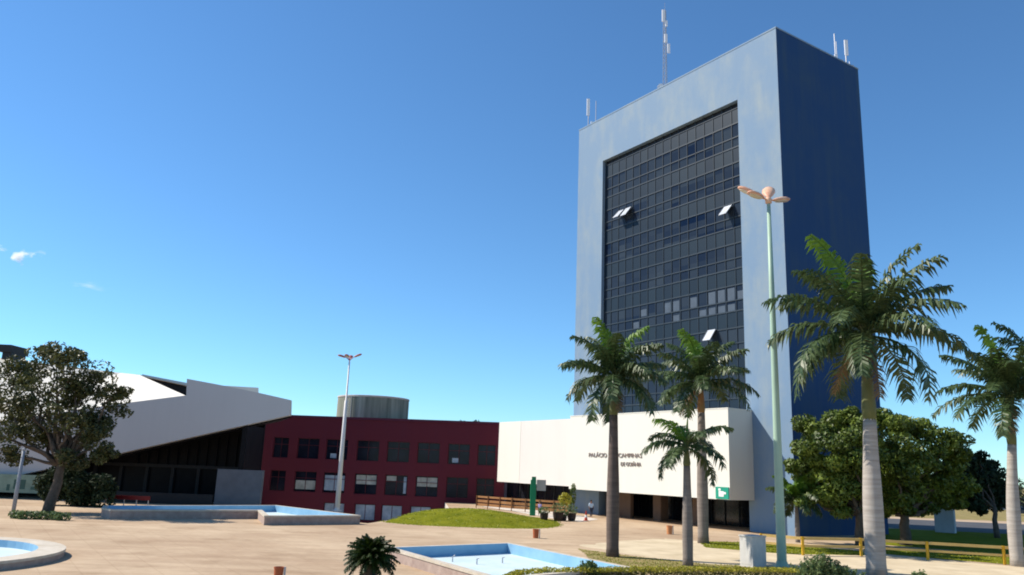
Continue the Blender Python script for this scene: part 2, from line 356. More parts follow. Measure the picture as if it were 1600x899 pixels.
# sunken court in front of the red building
mb = MB(); n = len(PIT)
mb.add([(x, y, -3.6) for x, y in PIT], [tuple(range(n))])
for i in range(n):
    a, b = PIT[i], PIT[(i + 1) % n]
    mb.add([(a[0], a[1], -3.6), (b[0], b[1], -3.6), (b[0], b[1], 0), (a[0], a[1], 0)], [(0, 1, 2, 3)])
struct(mb.build('sunken_court', M['concrete']))

def sheet(name, pts, mat, z):
    mb = MB(); mb.add([(p[0], p[1], z) for p in pts], [tuple(range(len(pts)))])
    o = mb.build(name, mat)
    for p in o.data.polygons:
        if p.normal.z < 0: p.flip()
    return struct(o)
def wavy(pts, amp, seed, step=1.2):
    rnd = random.Random(seed); out = []
    for i in range(len(pts)):
        a = Vector(pts[i][:2]); b = Vector(pts[(i + 1) % len(pts)][:2]); k = max(1, int((b - a).length / step))
        for j in range(k):
            p = a.lerp(b, j / k); out.append((p.x + rnd.uniform(-amp, amp), p.y + rnd.uniform(-amp, amp)))
    return out
gp = lambda L: [xy(G(x, y)) for x, y in L]
# far land: grass beyond the plaza, road and parking on the right
sheet('far_grass', [(-4000, 150), (-60, 150), (-45, 128), (45, 128), (62, 122), (4000, 122), (4000, 5900), (-4000, 5900)], M['drygrass'], 0.004)
sheet('side_grass', wavy([(30.5, 67.5), (37, 63.6), (120, 40), (120, 82), (40, 92)], 0.25, 5), M['grass'], 0.004)
sheet('road', [(44, 92), (120, 76), (120, 108), (40, 118)], M['asphalt'], 0.012)
sheet('sandy_path', wavy(gp([(905, 853), (960, 846), (1040, 842), (1100, 846), (1180, 851), (1350, 864), (1700, 895), (1760, 960), (1300, 960), (1100, 884), (1000, 869)]), 0.3, 9, 0.6), M['sand'], 0.004)
sheet('lawn', wavy(gp([(905, 858), (985, 869), (1110, 882), (1240, 888), (1240, 899), (880, 897), (935, 884)]), 0.12, 1, 0.5), M['drygrass'], 0.008)
sheet('lawn', wavy(gp([(1090, 846), (1180, 848), (1350, 862), (1350, 868), (1230, 866), (1105, 856)]), 0.12, 2, 0.5), M['grass'], 0.008)
sheet('lawn', wavy(gp([(1352, 863), (1450, 872), (1700, 893), (1700, 872), (1350, 854)]), 0.12, 3, 0.5), M['grass'], 0.012)
sheet('path', gp([(752, 791.5), (790, 791), (860, 800), (900, 805), (935, 812), (905, 816), (860, 810), (800, 799)]), M['concrete'], 0.02)

# grassy mound whose back slopes down into the court
def mound():
    mb = MB(); cx, cy, ax, ay, h = -3.4, 79.2, 9.0, 10.3, 1.0
    e0, e1 = Vector((-11.4, 69.3)), Vector((-6.2, 91.0)); ed = (e1 - e0).normalized(); en = Vector((-ed.y, ed.x))
    nx, ny = 64, 64; idx = {}
    def hz(x, y):
        r = (abs((x - cx) / ax) ** 2.8 + abs((y - cy) / ay) ** 2.8) ** (1 / 2.8); z = h * (math.cos(math.pi * min(1, r)) * .5 + .5) ** .8
        d = (Vector((x, y)) - e0).dot(en); return r, z, d
    for i in range(nx + 1):
        for j in range(ny + 1):
            x = cx - ax + 2 * ax * i / nx; y = cy - ay + 2 * ay * j / ny; r, z, d = hz(x, y)
            if r > 1.02 or d > 3.2: continue
            if d > -.5:
                u = min(1, (d + .5) / 3.4); u = u * u * (3 - 2 * u); z = z * (1 - u) - 3.62 * u
            if r > .985 and d < -.5: z = -.02
            z += .03 * math.sin(x * 2.1) * math.sin(y * 1.7) if r < .9 else 0
            idx[i, j] = len(mb.v); mb.v.append((x, y, z))
    for i in range(nx):
        for j in range(ny):
            q = [(i, j), (i + 1, j), (i + 1, j + 1), (i, j + 1)]
            if all(k in idx for k in q): mb.f.append(tuple(idx[k] for k in q)); mb.mi.append(0)
    return struct(mb.build('grass_mound', M['grass'], smooth=True))
mound()

def turf(name, fn, n, h, seed):
    rnd = random.Random(seed); mb = MB()
    while n > 0:
        p = fn(rnd)
        if p is None: continue
        n -= 1; x, y, z = p; a = rnd.uniform(0, 6.28); w = rnd.uniform(.03, .07); hh = h * rnd.uniform(.4, 1.3)
        dx, dy = math.cos(a) * w, math.sin(a) * w; tx, ty = rnd.gauss(0, .05), rnd.gauss(0, .05)
        mb.add([(x - dx, y - dy, z - .02), (x + dx, y + dy, z - .02), (x + tx, y + ty, z + hh)], [(0, 1, 2)])
    return tag(mb.build(name, M['blade']), kind='stuff')
def on_mound(rnd):
    x, y = rnd.uniform(-12.6, 5.8), rnd.uniform(68.8, 84); r = (abs((x + 3.4) / 9.0) ** 2.8 + abs((y - 79.2) / 10.3) ** 2.8) ** (1 / 2.8)
    if r > 1.015 or (r < .9 and rnd.random() < .35): return None
    e = Vector((-6.2 + 11.4, 91.0 - 69.3)).normalized()
    if (x + 11.4) * -e.y + (y - 69.3) * e.x > .1: return None
    return x, y, (1.0 * (math.cos(math.pi * min(1, r)) * .5 + .5) ** .8)
turf('grass', on_mound, 4500, .055, 1)
def in_poly(poly):
    xs = [p[0] for p in poly]; ys = [p[1] for p in poly]
    def f(rnd):
        x, y = rnd.uniform(min(xs), max(xs)), rnd.uniform(min(ys), max(ys)); c = False; j = len(poly) - 1
        for i in range(len(poly)):
            if (poly[i][1] > y) != (poly[j][1] > y) and x < (poly[j][0] - poly[i][0]) * (y - poly[i][1]) / (poly[j][1] - poly[i][1]) + poly[i][0]: c = not c
            j = i
        return (x, y, .01) if c else None
    return f
turf('grass', in_poly(gp([(905, 858), (985, 869), (1110, 882), (1240, 888), (1240, 899), (880, 897), (935, 884)])), 2500, .05, 2)
turf('grass', in_poly(gp([(1090, 846), (1180, 848), (1350, 862), (1350, 868), (1230, 866), (1105, 856)])), 2500, .07, 3)
turf('grass', in_poly(gp([(1352, 863), (1450, 872), (1700, 893), (1700, 872), (1350, 854)])), 3000, .08, 4)

# ------------------------------------------------------------------ office tower (local x to the right along the front, y into the depth)
TW, TD, TH = 32.57, 14.30, 50.43
TC = Vector((26.27, 73.30, 0)); TA = 0.5809
tu = Vector((-math.sin(TA), math.cos(TA), 0))
TL = TC + tu * TW; TROT = math.atan2(-tu.y, -tu.x)
tower = thing('office_tower', 'tall pale blue office tower with dark glass front and darker blue shaded side', 'tower', TL, TROT)
RX0, RX1, RZ = 5.10, 27.35, 44.41
mb = MB()
foot = [(0, 0), (RX0, 0), (RX0, 5.2), (RX1, 5.2), (RX1, 0), (TW, 0), (TW, TD), (0, TD)]
mb.prism(foot, 0, TH)
for i, f in enumerate(mb.f):                       # the right flank carries a darker blue
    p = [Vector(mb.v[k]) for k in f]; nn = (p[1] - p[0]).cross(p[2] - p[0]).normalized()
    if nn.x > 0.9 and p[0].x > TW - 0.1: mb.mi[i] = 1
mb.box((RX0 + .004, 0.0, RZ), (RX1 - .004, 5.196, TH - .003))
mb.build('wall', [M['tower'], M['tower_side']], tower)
mb = MB()
for a, b in (((-.04, -.04, TH), (TW + .04, .35, TH + .16)), ((-.04, TD - .35, TH), (TW + .04, TD + .04, TH + .16)), ((-.04, .35, TH), (.35, TD - .35, TH + .16)), ((TW - .35, .35, TH), (TW + .04, TD - .35, TH + .16))):
    mb.box(a, b)
mb.build('parapet', M['tower'], tower)
# curtain wall
PITCHX = (RX1 - RX0) / 17; FL = 4.45; ZT = 39.36
cw = MB().box((RX0, 0.62, 2.95), (RX1, 1.0, RZ)).build('curtain_wall', M['dark'], tower)
zs = [ZT + FL] + [ZT - FL * k for k in range(0, 8)]
for z in zs:
    top = min(z - 0.06, RZ)
    MB().box((RX0 + .01, 0.50, z - 1.66), (RX1 - .01, 0.61, top)).build('spandrel_panel', M['spandrel'], cw)
    if z - FL > 3:
        MB().box((RX0 + .01, 0.52, z - FL + .08), (RX1 - .01, 0.61, z - 1.80)).build('window_row', M['pane'], cw)
mb = MB()
for k in range(18):
    x = RX0 + PITCHX * k
    mb.box((x - .03, 0.44, 3.0), (x + .03, 0.495, RZ - .01))
for z in zs:
    for zz, hh in ((z, .07), (z - 1.73, .07), (z - 3.32, .06)):
        if 3 < zz < RZ: mb.box((RX0 + .01, 0.44, zz - hh), (RX1 - .01, 0.515, zz + hh))
mb.build('mullion_grid', M['mullion'], cw)
def pane_at(x): return RX0 + PITCHX * int((x - RX0) / PITCHX)
for px, z, tilt in ((8.2, 36.9, 42), (9.6, 36.9, 38), (25.4, 33.0, 40), (23.0, 19.95, 36)):
    x = pane_at(px); a = math.radians(tilt); h = 1.5
    mb = MB(); y1, z1 = 0.40 - h * math.sin(a), z - h * math.cos(a)
    mb.slab([(x + .08, 0.40, z), (x + PITCHX - .08, 0.40, z), (x + PITCHX - .08, y1, z1), (x + .08, y1, z1)], (0, -.05 * math.cos(a), .05 * math.sin(a)))
    w = mb.build('open_window', M['openpane'], tower)
    fr = MB()
    for xx in (x + .06, x + PITCHX - .12):
        fr.slab([(xx, 0.40, z), (xx + .06, 0.40, z), (xx + .06, y1, z1), (xx, y1, z1)], (0, -.08 * math.cos(a), .08 * math.sin(a)))
    fr.build('frame', M['mullion'], w)
for px, z0, z1 in ((16.9, 21.5, 22.3), (17.9, 22.65, 23.9), (16.4, 22.65, 23.9), (20.7, 22.65, 23.9), (20.9, 21.5, 22.3), (22.2, 22.65, 24.05), (22.2, 21.5, 22.35), (23.5, 22.65, 24.05), (23.5, 21.5, 22.35), (24.8, 22.65, 24.05), (24.8, 21.5, 22.35), (11.1, 21.45, 22.35), (12.3, 22.9, 23.7), (26.2, 22.65, 23.6)):
    x = pane_at(px); MB().box((x + .16, .505, z0), (x + PITCHX - .2, .518, z1)).build('blind', M['blind'], cw)
# lobby under the entrance block
lob = MB().box((RX0, 4.6, 0), (RX1, 5.1, 2.9)).build('lobby_glazing', M['darkglass'], tower)
for k in range(12): MB().box((RX0 + 1.9 * k, 4.5, 0), (RX0 + 1.9 * k + .09, 4.59, 2.89)).build('lobby_post', M['audframe'], tower)
MB().box((7.9, 0.05, 0), (10.6, 0.5, 2.92)).build('lobby_wall', M['tan'], tower)
for x in (19.7, 13.9): MB().box((x, 0.3, 0), (x + 1.2, 1.5, 2.92), cham=.06).build('lobby_column', M['tan'], tower)
MB().box((RX0 + 1.1, 0.12, 0), (RX0 + 1.25, 3.6, 2.9)).build('lobby_partition', M['audframe'], tower)

# entrance block in front of the tower, with lettering
BX0, BX1, BO, BZ0, BZ1 = 3.73, 28.01, 3.41, 2.86, 11.26
block = thing('entrance_block', 'cream windowless upper storey jutting out over the tower entrance, with dark lettering', 'entrance block', TL, TROT)
MB().box((BX0, -BO, BZ0), (BX1, -.004, BZ1)).build('wall', M['cream'], block)
mb = MB()
mb.box((BX0 - .03, -BO - .03, BZ1), (BX1 + .03, -BO + .25, BZ1 + .10)); mb.box((BX1 - .25, -BO + .25, BZ1), (BX1 + .03, -.01, BZ1 + .10))
mb.build('coping', M['cream'], block)
def text(body, size, x0, x1, z, parent, y, mat, name='lettering'):
    cu = bpy.data.curves.new(name, 'FONT'); cu.body = body; cu.size = size; cu.extrude = 0.03
    t = bpy.data.objects.new('tmp', cu); COL.objects.link(t)
    dg = bpy.context.evaluated_depsgraph_get(); me = bpy.data.meshes.new_from_object(t.evaluated_get(dg))
    bpy.data.objects.remove(t)
    xs = [v.co.x for v in me.vertices]; w0, w1 = min(xs), max(xs)
    for v in me.vertices:
        cx, cy, cz = v.co
        v.co = ((x0 + (cx - w0) / (w1 - w0) * (x1 - x0)), y - cz, z + cy)
    me.materials.clear(); me.materials.append(mat)
    o = bpy.data.objects.new(name, me); COL.objects.link(o); o.parent = parent; return o
text('PALÁCIO DAS CAMPINAS', 0.64, 7.4, 16.2, 6.58, block, -BO - .05, M['letters'])
text('DE GOIÂNIA', 0.58, 12.9, 16.1, 5.68, block, -BO - .05, M['letters'])
sign = thing('wall_sign', 'small teal square sign with white figure on lower right corner of cream entrance block', 'sign', TL, TROT)
MB().box((26.35, -BO - .09, 2.92), (27.92, -BO - .012, 4.0)).build('panel', M['teal'], sign)
mb = MB()
mb.box((26.75, -BO - .11, 3.12), (27.35, -BO - .093, 3.62)); mb.prism([(0, 0)] and [(26.85 + .14 * math.cos(t * .7854), -BO - .10 + .004 * math.sin(t * .7854)) for t in range(8)], 3.66, 3.86)
mb.box((27.35, -BO - .11, 3.35), (27.62, -BO - .093, 3.55))
mb.build('emblem', M['white'], sign)

# pinkish wing continuing left of the entrance block
wing = thing('annex_wing', 'pinkish cream low wing left of the entrance block with dark strip of windows beneath', 'building', TL, TROT)
AX0, AX1 = -12.55, 3.70
MB().box((AX0, -3.0, 3.13), (AX1, 6.0, 11.05)).build('wall', M['pinkcream'], wing)
MB().box((AX0 + .02, -3.02, 3.16), (-7.3, -3.004, 11.03)).build('wall_panel', M['cream'], wing)
MB().box((AX0 - 3, 0.6, 0), (AX1 - .01, 5.5, 3.12)).build('window_strip', M['darkglass'], wing)
for k in range(9): MB().box((AX0 + .3 + 1.95 * k, .5, 0), (AX0 + .42 + 1.95 * k, .59, 3.1)).build('window_post', M['audframe'], wing)

# ------------------------------------------------------------------ rooftop antennas
def tower_pt(x, y, z=TH): 
    c, s = math.cos(TROT), math.sin(TROT)
    return Vector((TL.x + x * c - y * s, TL.y + x * s + y * c, z))
am = thing('antenna_mast', 'tall lattice mast with white dishes on the middle of the tower roof', 'antenna', tower_pt(13.1, 3.4), 0)
H = 13.2; mb = MB()
legs = [(.32 * math.cos(t), .32 * math.sin(t)) for t in (0.5, 2.6, 4.7)]
for lx, ly in legs: mb.tube([(lx, ly, 0), (lx * .55, ly * .55, H)], .045, 5)
for k in range(22):
    z = k * .6; s0, s1 = 1 - .45 * z / H, 1 - .45 * (z + .6) / H
    for i in range(3):
        a, b = legs[i], legs[(i + 1) % 3]
        mb.tube([(a[0] * s0, a[1] * s0, z), (b[0] * s1, b[1] * s1, z + .6)], .025, 4)
mb.build('lattice', M['steel'], am)
def panel(p, w, h, d=.14): 
    mb = MB().box((p[0] - w / 2, p[1] - d / 2, p[2]), (p[0] + w / 2, p[1] + d / 2, p[2] + h), cham=.04); return mb
for (x, y, z, w, h) in ((-.25, -.35, 11.3, .38, 1.7), (.12, -.42, 10.6, .3, .8), (.05, -.4, 8.3, .4, 1.2), (.42, -.3, 6.9, .36, 1.3)):
    panel((x, y, z), w, h).build('panel_antenna', M['antwhite'], am)
mb = MB(); mb.lathe([(.02, 0), (.25, .05), (.42, .18), (.43, .2), (.3, .12), (.02, .06)], 16)
ds = mb.build('dish', M['antwhite'], am, smooth=True); ds.location = (-.62, -.45, 2.0); ds.rotation_euler = (math.radians(100), 0, math.radians(-20))
MB().box((-.8, -.4, 1.1), (-.35, .0, 1.9), cham=.05).build('equipment_box', M['antwhite'], am)
MB().tube([(0, 0, H), (0, 0, H + 1.1)], .025, 5).build('lightning_rod', M['steel'], am)
def antenna(label, p, poles, panels, group=None):
    a = thing('antenna_mast', label, 'antenna', p, 0, group)
    for (x, y, h, r) in poles: MB().tube([(x, y, 0), (x, y, h)], r, 6).build('pole', M['steel'], a)
    for (x, y, z, w, h) in panels: panel((x, y, z), w, h).build('panel_antenna', M['antwhite'], a)
    mb = MB().box((-.6, -.5, 0), (.6, .5, .25)); mb.build('base_frame', M['steel'], a)
antenna('short mobile phone antenna with white panel at left end of the tower roof', tower_pt(1.0, 1.4, TH), ((-.5, 0, 4.6, .06), (.55, .2, 4.6, .05)), ((-.55, -.2, 2.2, .42, 2.5), (.05, -.2, .3, .5, 1.0)))
antenna('thin lattice antenna beside the right edge of the tower roof', tower_pt(31.9, 11.2, TH), ((0, 0, 3.7, .06), (.2, .1, 2.8, .04)), ((0, -.1, .2, .35, .9),))
antenna('white panel antenna at far right back corner of the tower roof', tower_pt(31.9, 13.2, TH), ((0, 0, 3.6, .07), (.4, .1, 1.0, .05)), ((0, -.2, 1.6, .42, 1.9),))

# ------------------------------------------------------------------ maroon building
mL, mR = V(405, 700, 115.0), V(790, 700, 113.0); mL.z = mR.z = 0
mrot = math.atan2(mR.y - mL.y, mR.x - mL.x); mlen = (mR - mL).length
mar = thing('maroon_building', 'long low maroon building with rows of square windows above a sunken court', 'building', mL, mrot)
def mx(px): 
    d = ray(px, 715); t = (mL.y) / d.y
    # intersect with facade line
    n_ = Vector((-math.sin(mrot), math.cos(mrot), 0)); t = n_.dot(mL) / n_.dot(Vector((d.x, d.y, 0)))
    return (Vector((d.x * t, d.y * t, 0)) - mL).length
wins = []
for c, hw in ((437, 12), (480, 17), (525, 17), (574, 17.5), (621.5, 17.5), (669, 17.5), (716.5, 17), (760, 14)):
    x0, x1 = mx(c - hw), mx(c + hw)
    wins += [(x0, x1, 5.2, 8.05, 1), (x0, x1, .64, 3.46, 2)]
for c in (527, 575, 616.5, 661): wins.append((mx(c - 15), mx(c + 17), -2.9, -.65, 3))
ZR = 10.92
def facade(mb, x0, x1, z0, z1, holes, y0=0, dep=.45):
    """front wall as a grid of boxes that leaves the openings free"""
    xs = sorted({x0, x1, *[h[0] for h in holes], *[h[1] for h in holes]}); zz = sorted({z0, z1, *[h[2] for h in holes], *[h[3] for h in holes]})
    vid = {}
    def vtx(x, y, z):
        k = (round(x, 4), round(y, 4), round(z, 4))
        if k not in vid: vid[k] = len(mb.v); mb.v.append((x, y, z))
        return vid[k]
    for i in range(len(xs) - 1):
        for j in range(len(zz) - 1):
            a, b, c, d = xs[i], xs[i + 1], zz[j], zz[j + 1]
            if any(h[0] - 1e-4 <= a and b <= h[1] + 1e-4 and h[2] - 1e-4 <= c and d <= h[3] + 1e-4 for h in holes): continue
            mb.f.append((vtx(a, y0, c), vtx(b, y0, c), vtx(b, y0, d), vtx(a, y0, d))); mb.mi.append(0)
    for a, b, c, d, *_ in holes:
        for q in (((a, c), (a, d)), ((b, d), (b, c)), ((b, c), (a, c)), ((a, d), (b, d))):
            (xa, za), (xb, zb) = q
            mb.add([(xa, y0, za), (xb, y0, zb), (xb, y0 + dep, zb), (xa, y0 + dep, za)], [(0, 1, 2, 3)])
mb = MB(); facade(mb, 0, mlen, -3.6, ZR, wins)
mb.add([(0, 0, -3.6), (mlen, 0, -3.6), (mlen, 26, -3.6), (0, 26, -3.6), (0, 0, ZR), (mlen, 0, ZR), (mlen, 26, ZR), (0, 26, ZR)], [(1, 2, 6, 5), (2, 3, 7, 6), (3, 0, 4, 7), (4, 5, 6, 7)])
mb.build('wall', M['maroon'], mar)
rf = MB().box((-.1, -.15, ZR + .003), (mlen + .1, .5, ZR + .32)).build('roof_coping', M['maroonroof'], mar)
rnd = random.Random(4)
light_rows = {1: 'w', 2: 'b', 3: 'g', 4: 'h', 5: 'g', 6: 'd', 7: 'n', 0: 'd'}
for i, (a, b, c, d, row) in enumerate(wins):
    mb = MB(); t = .07
    mb.box((a + .002, .25, c + .002), (a + t, .33, d - .002)); mb.box((b - t, .25, c + .002), (b - .002, .33, d - .002)); mb.box((a + t, .25, c + .002), (b - t, .33, c + t)); mb.box((a + t, .25, d - t), (b - t, .33, d - .002))
    mid = (a + b) / 2; mb.box((mid - .03, .26, c + t), (mid + .03, .32, d - t)); 
    if row < 3: mb.box((a + t, .262, c + 1.85), (mid - .03, .318, c + 1.92)); mb.box((mid + .03, .262, c + 1.85), (b - t, .318, c + 1.92))
    w = mb.build('window', M['maroonframe'], mar)
    MB().box((a + .01, .36, c + .01), (b - .01, .42, d - .01)).build('pane', M['mwin'], w)
    k = (i // 2) % 8 if row < 3 else 0
    bl = lambda x0, x1, z0, z1, mt: MB().box((a + (b - a) * x0, .335, c + (d - c) * z0), (a + (b - a) * x1, .352, c + (d - c) * z1)).build('blind', M[mt], w)
    if row == 2:
        s = light_rows[k]
        if s == 'w': bl(.05, .95, .12, .55, 'mblind')
        if s == 'b': bl(.05, .95, .12, .85, 'mblue')
        if s == 'g': bl(.06, .95, .48, .92, 'mblind')
        if s == 'h': bl(.05, .5, .7, .93, 'mblind'); bl(.82, .94, .1, .9, 'mblue')
    if row == 3: bl(.04, .96, .05, .94, 'mblue')
    if row == 1 and k in (2, 6): bl(.2, .5, .08, .3, 'mblue')
# concrete water tank behind the roof
tk = V(582, 650, 124)
tank = thing('water_tank', 'round stained grey green concrete water tank rising behind the maroon roof', 'water tank', (tk.x, tk.y, 0))
R_ = 54.5 * 124 / F
prof = [(R_, 0), (R_, 14.3), (R_ - .02, 14.75), (R_ - .25, 14.78), (R_ - .25, 14.5), (.05, 14.6)]
MB().lathe(prof, 48).build('drum', M['tank'], tank, smooth=False)
MB().lathe([(R_ + .03, 14.55), (R_ + .06, 14.6), (R_ + .06, 14.8), (R_ + .0, 14.83), (R_ - .2, 14.83)], 48).build('rim', M['concrete'], tank)
mb = MB()
for k in (-.25, .25): mb.tube([(k, -R_ - .12, 10), (k, -R_ - .12, 14.8)], .03, 5)
for k in range(14): mb.tube([(-.25, -R_ - .12, 10.2 + .33 * k), (.25, -R_ - .12, 10.2 + .33 * k)], .02, 4)
lad = mb.build('ladder', M['steel'], tank); lad.rotation_euler = (0, 0, -.5)

# ------------------------------------------------------------------ auditorium
AY = 85.0
aud = thing('auditorium', 'low modern hall with slanting grey fascia, white sloped roof and dark glazing below', 'building', (0, AY, 0))
def A(px, py, Y=AY): p = V(px, py, Y); return Vector((p.x, p.y - AY, p.z))
fas = [A(-220, 690), A(180, 632), A(291, 618), A(292, 592), A(335, 600), A(400, 613), A(452.5, 625), A(452, 649), A(180, 710), A(-220, 797)]
MB().slab(fas, (0, 0.9, 0)).build('fascia', M['fascia'], aud)
# soffit and roof deck behind the fascia
def strip(a, b, dy, dz, name, mat, th=.35):
    mb = MB(); a = a + Vector((0, .9, 0)); b = b + Vector((0, .9, 0)); a2, b2 = a + Vector((0, dy, dz)), b + Vector((0, dy, dz))
    mb.slab([a, b, b2, a2], (0, 0, -th)); return mb.build(name, mat, aud)
def deck(a, b, dy, dz, name, mat, th=.35, skew=-.40):
    mb = MB(); a = a + Vector((-.1, .9, 0)); b = b + Vector((-.1, .9, 0)); k = Vector((skew * dy, dy, dz)); mb.slab([a, b, b + k, a + k], (0, 0, -th)); return mb.build(name, mat, aud)
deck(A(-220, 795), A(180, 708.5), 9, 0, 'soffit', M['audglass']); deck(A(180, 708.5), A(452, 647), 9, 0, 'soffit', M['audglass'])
deck(A(292, 596), A(452, 628), 9, -.6, 'roof_deck', M['whiteroof'])
# white sloped roof rising behind
rb = MB()
p0, p1, p2 = A(-220, 688), A(180, 633), A(290, 619.5)
for p in (p0, p1, p2): p.y += .95
q0, q1, q2 = A(-220, 532, 97), A(190, 583, 97), A(218, 586, 96)
rb.slab([p0, p1, q1, q0], (0, .2, -.5)); rb.slab([p1, p2, q2, q1], (0, .2, -.5))
rb.build('sloped_roof', M['whiteroof'], aud)
cl = MB().slab([A(212, 585, 99), A(300, 600, 99), A(330, 606, 99), A(330, 650, 99), A(212, 640, 99)], (0, 4, 0)).build('clerestory', M['dark'], aud)
MB().slab([A(222, 585, 98), A(300, 600, 98), A(404, 606, 98), A(404, 614, 98), A(300, 604.5, 98), A(222, 588, 98)], (-3.6, 9, 0)).build('roof_slab', M['whiteroof'], aud)
sk = MB().box(tuple(A(2, 561.5, 96)), tuple(A(42, 549, 99))).build('skylight', M['dark'], aud)
MB().box(tuple(A(-6, 549, 95.6)), tuple(A(46, 546, 99.4))).build('skylight_cap', M['audframe'], aud)
# glazing wall under the fascia
x0, x1 = A(-220, 700, 92).x, A(412, 700, 92).x
mb = MB(); mb.slab([(x0, 6.5, 0), (x1, 6.5, 0), (x1, 6.5, 9.2), (A(180, 700, 92).x, 6.5, 4.5), (x0, 6.5, 1.0)], (0, .4, 0)); mb.build('glazing', M['audglass'], aud)
MB().box((x1 - .5, 0.5, 0), (x1, 6.4, 8.4)).build('end_wall', M['audglass'], aud)
xx = A(150, 700, 91).x
while xx < x1 - 1: MB().box((xx, 6.15, 0), (xx + .35, 6.49, 3.6)).build('window_post', M['audframe'], aud); xx += 2.9
MB().box((A(150, 700, 91).x, 6.05, 3.6), (x1 - .51, 6.45, 3.95)).build('window_lintel', M['audframe'], aud)
xx = A(215, 700, 91).x
while xx < x1 - 1: MB().box((xx, 6.2, 3.96), (xx + .12, 6.45, 5.0 + (xx - A(215, 700, 91).x) * .24)).build('fin', M['audglass'], aud); xx += 1.1
MB().box((A(186, 700).x, .3, .0), (A(340, 700).x, .55, 1.1)).build('low_parapet', M['audframe'], aud)
MB().box((A(339, 735).x, .2, 0), (A(410, 735).x, .8, 3.75)).build('low_wall', M['greywall'], aud)
bn = thing('banner', 'faded grey green banner on the hall front left of the tree trunk', 'banner', (0, 84.2, 0))
b0, b1 = V(-30, 768, 84.2), V(63, 743, 84.2)
MB().box((b0.x, 0, b0.z), (b1.x, .1, b1.z)).build('cloth', M['banner'], bn)
mb = MB(); e0, e1 = V(20, 764, 84.2), V(41, 750, 84.2)
mb.prism([(e0.x, -.01), (e1.x, -.01), (e1.x, -.004), (e0.x, -.004)], e0.z, e1.z)
e0, e1 = V(9, 768, 84.2), V(16, 757, 84.2); mb.box((e0.x, -.01, e0.z + .1), (e1.x, -.004, e1.z))
e0, e1 = V(47, 767, 84.2), V(60, 761, 84.2); mb.box((e0.x, -.01, e0.z + .1), (e1.x, -.004, e1.z)); mb.build('print', M['bannerdark'], bn)
# dark shrubs against the hall
def leaf_cloud(mb, c, rad, n, size, rnd, mi=0, flat=0.0, shell=0.5):
    cx, cy, cz = c
    for _ in range(n):
        while True:
            d = Vector((rnd.uniform(-1, 1), rnd.uniform(-1, 1), rnd.uniform(-1, 1)))
            if 0.05 < d.length < 1: break
        d = d.normalized() * (d.length ** shell)
        p = Vector((cx + d.x * rad[0], cy + d.y * rad[1], cz + d.z * rad[2]))
        a = Vector((rnd.gauss(0, 1), rnd.gauss(0, 1), rnd.gauss(0, 1 - flat))).normalized()
        nm = (d * .8 + Vector((rnd.gauss(0, .6), rnd.gauss(0, .6), rnd.gauss(0, .6)))).normalized()
        b = nm.cross(a)
        if b.length < .05: continue
        b.normalize(); a = b.cross(nm); s = size * rnd.uniform(.6, 1.35)
        a *= s; b *= s * .45
        mb.add([p - a, p - a * .2 + b, p + a, p - a * .2 - b], [(0, 1, 2, 3)], mi)

red_bench = thing('red_railing', 'low red railing behind the long shallow pool at the hall', 'railing', V(198, 785, 78.5))
w_ = 34 * 78.5 / F; 
hz = V(198, 775, 78.5).z - V(198, 785, 78.5).z
red_bench.location.z = 0; top_ = V(198, 774.5, 78.5).z
MB().box((-w_, -.05, top_ - .38), (w_, .05, top_)).build('rail', M['red'], red_bench)
for x in (-w_ + .1, -.3, .9, w_ - .15): MB().box((x, -.04, 0), (x + .07, .04, top_ - .382)).build('post', M['steel'], red_bench)

# ------------------------------------------------------------------ pools
def inset(poly, d):
    out = []; n = len(poly)
    ar = sum(poly[i][0] * poly[(i + 1) % n][1] - poly[(i + 1) % n][0] * poly[i][1] for i in range(n)); sg = 1 if ar > 0 else -1
    for i in range(n):
        p, a, b = Vector(poly[i]), Vector(poly[i - 1]), Vector(poly[(i + 1) % n])
        e1, e2 = (p - a).normalized(), (b - p).normalized()
        n1, n2 = Vector((-e1.y, e1.x)) * sg, Vector((-e2.y, e2.x)) * sg
        m = (n1 + n2); m = m / max(.3, (1 + n1.dot(n2)))
        q = p + m * d; out.append((q.x, q.y))
    return out
def basin(label, poly, h, rim, floor_z, group='shallow plaza pools', rim_mat='poolrim', out_mat='poolout'):
    n = len(poly); c = (sum(p[0] for p in poly) / n, sum(p[1] for p in poly) / n)
    ar = sum(poly[i][0] * poly[(i + 1) % n][1] - poly[(i + 1) % n][0] * poly[i][1] for i in range(n))
    if ar < 0: poly = poly[::-1]
    poly = [(p[0] - c[0], p[1] - c[1]) for p in poly]; inn = inset(poly, rim)
    t = thing('fountain_pool', label, 'pool', (c[0], c[1], 0), 0, group)
    mb = MB()
    for i in range(n):
        a, b = poly[i], poly[(i + 1) % n]; mb.add([(*a, 0), (*b, 0), (*b, h - .12), (*a, h - .12)], [(0, 1, 2, 3)])
    mb.build('outer_wall', M[out_mat], t)
    ex = inset(poly, -.04); mb = MB()
    for i in range(n):
        j = (i + 1) % n
        mb.add([(*ex[i], h - .12), (*ex[j], h - .12), (*ex[j], h), (*ex[i], h), (*inn[i], h), (*inn[j], h), (*poly[i], h - .12), (*poly[j], h - .12)], [(0, 1, 2, 3), (3, 2, 5, 4), (1, 0, 6, 7)])
    mb.build('rim', M[rim_mat], t)
    mb = MB()
    for i in range(n):
        j = (i + 1) % n; mb.add([(*inn[j], floor_z), (*inn[i], floor_z), (*inn[i], h), (*inn[j], h)], [(0, 1, 2, 3)])
    mb.build('inner_wall', M['poolblue'], t)
    mb = MB(); mb.add([(*p, floor_z) for p in inn], [tuple(range(n))]); mb.build('floor', M['poolfloor'], t)
    return t
hR = .6
P1, P2, P3 = G(795, 848, hR), G(985, 886, hR), G(604, 855, hR)
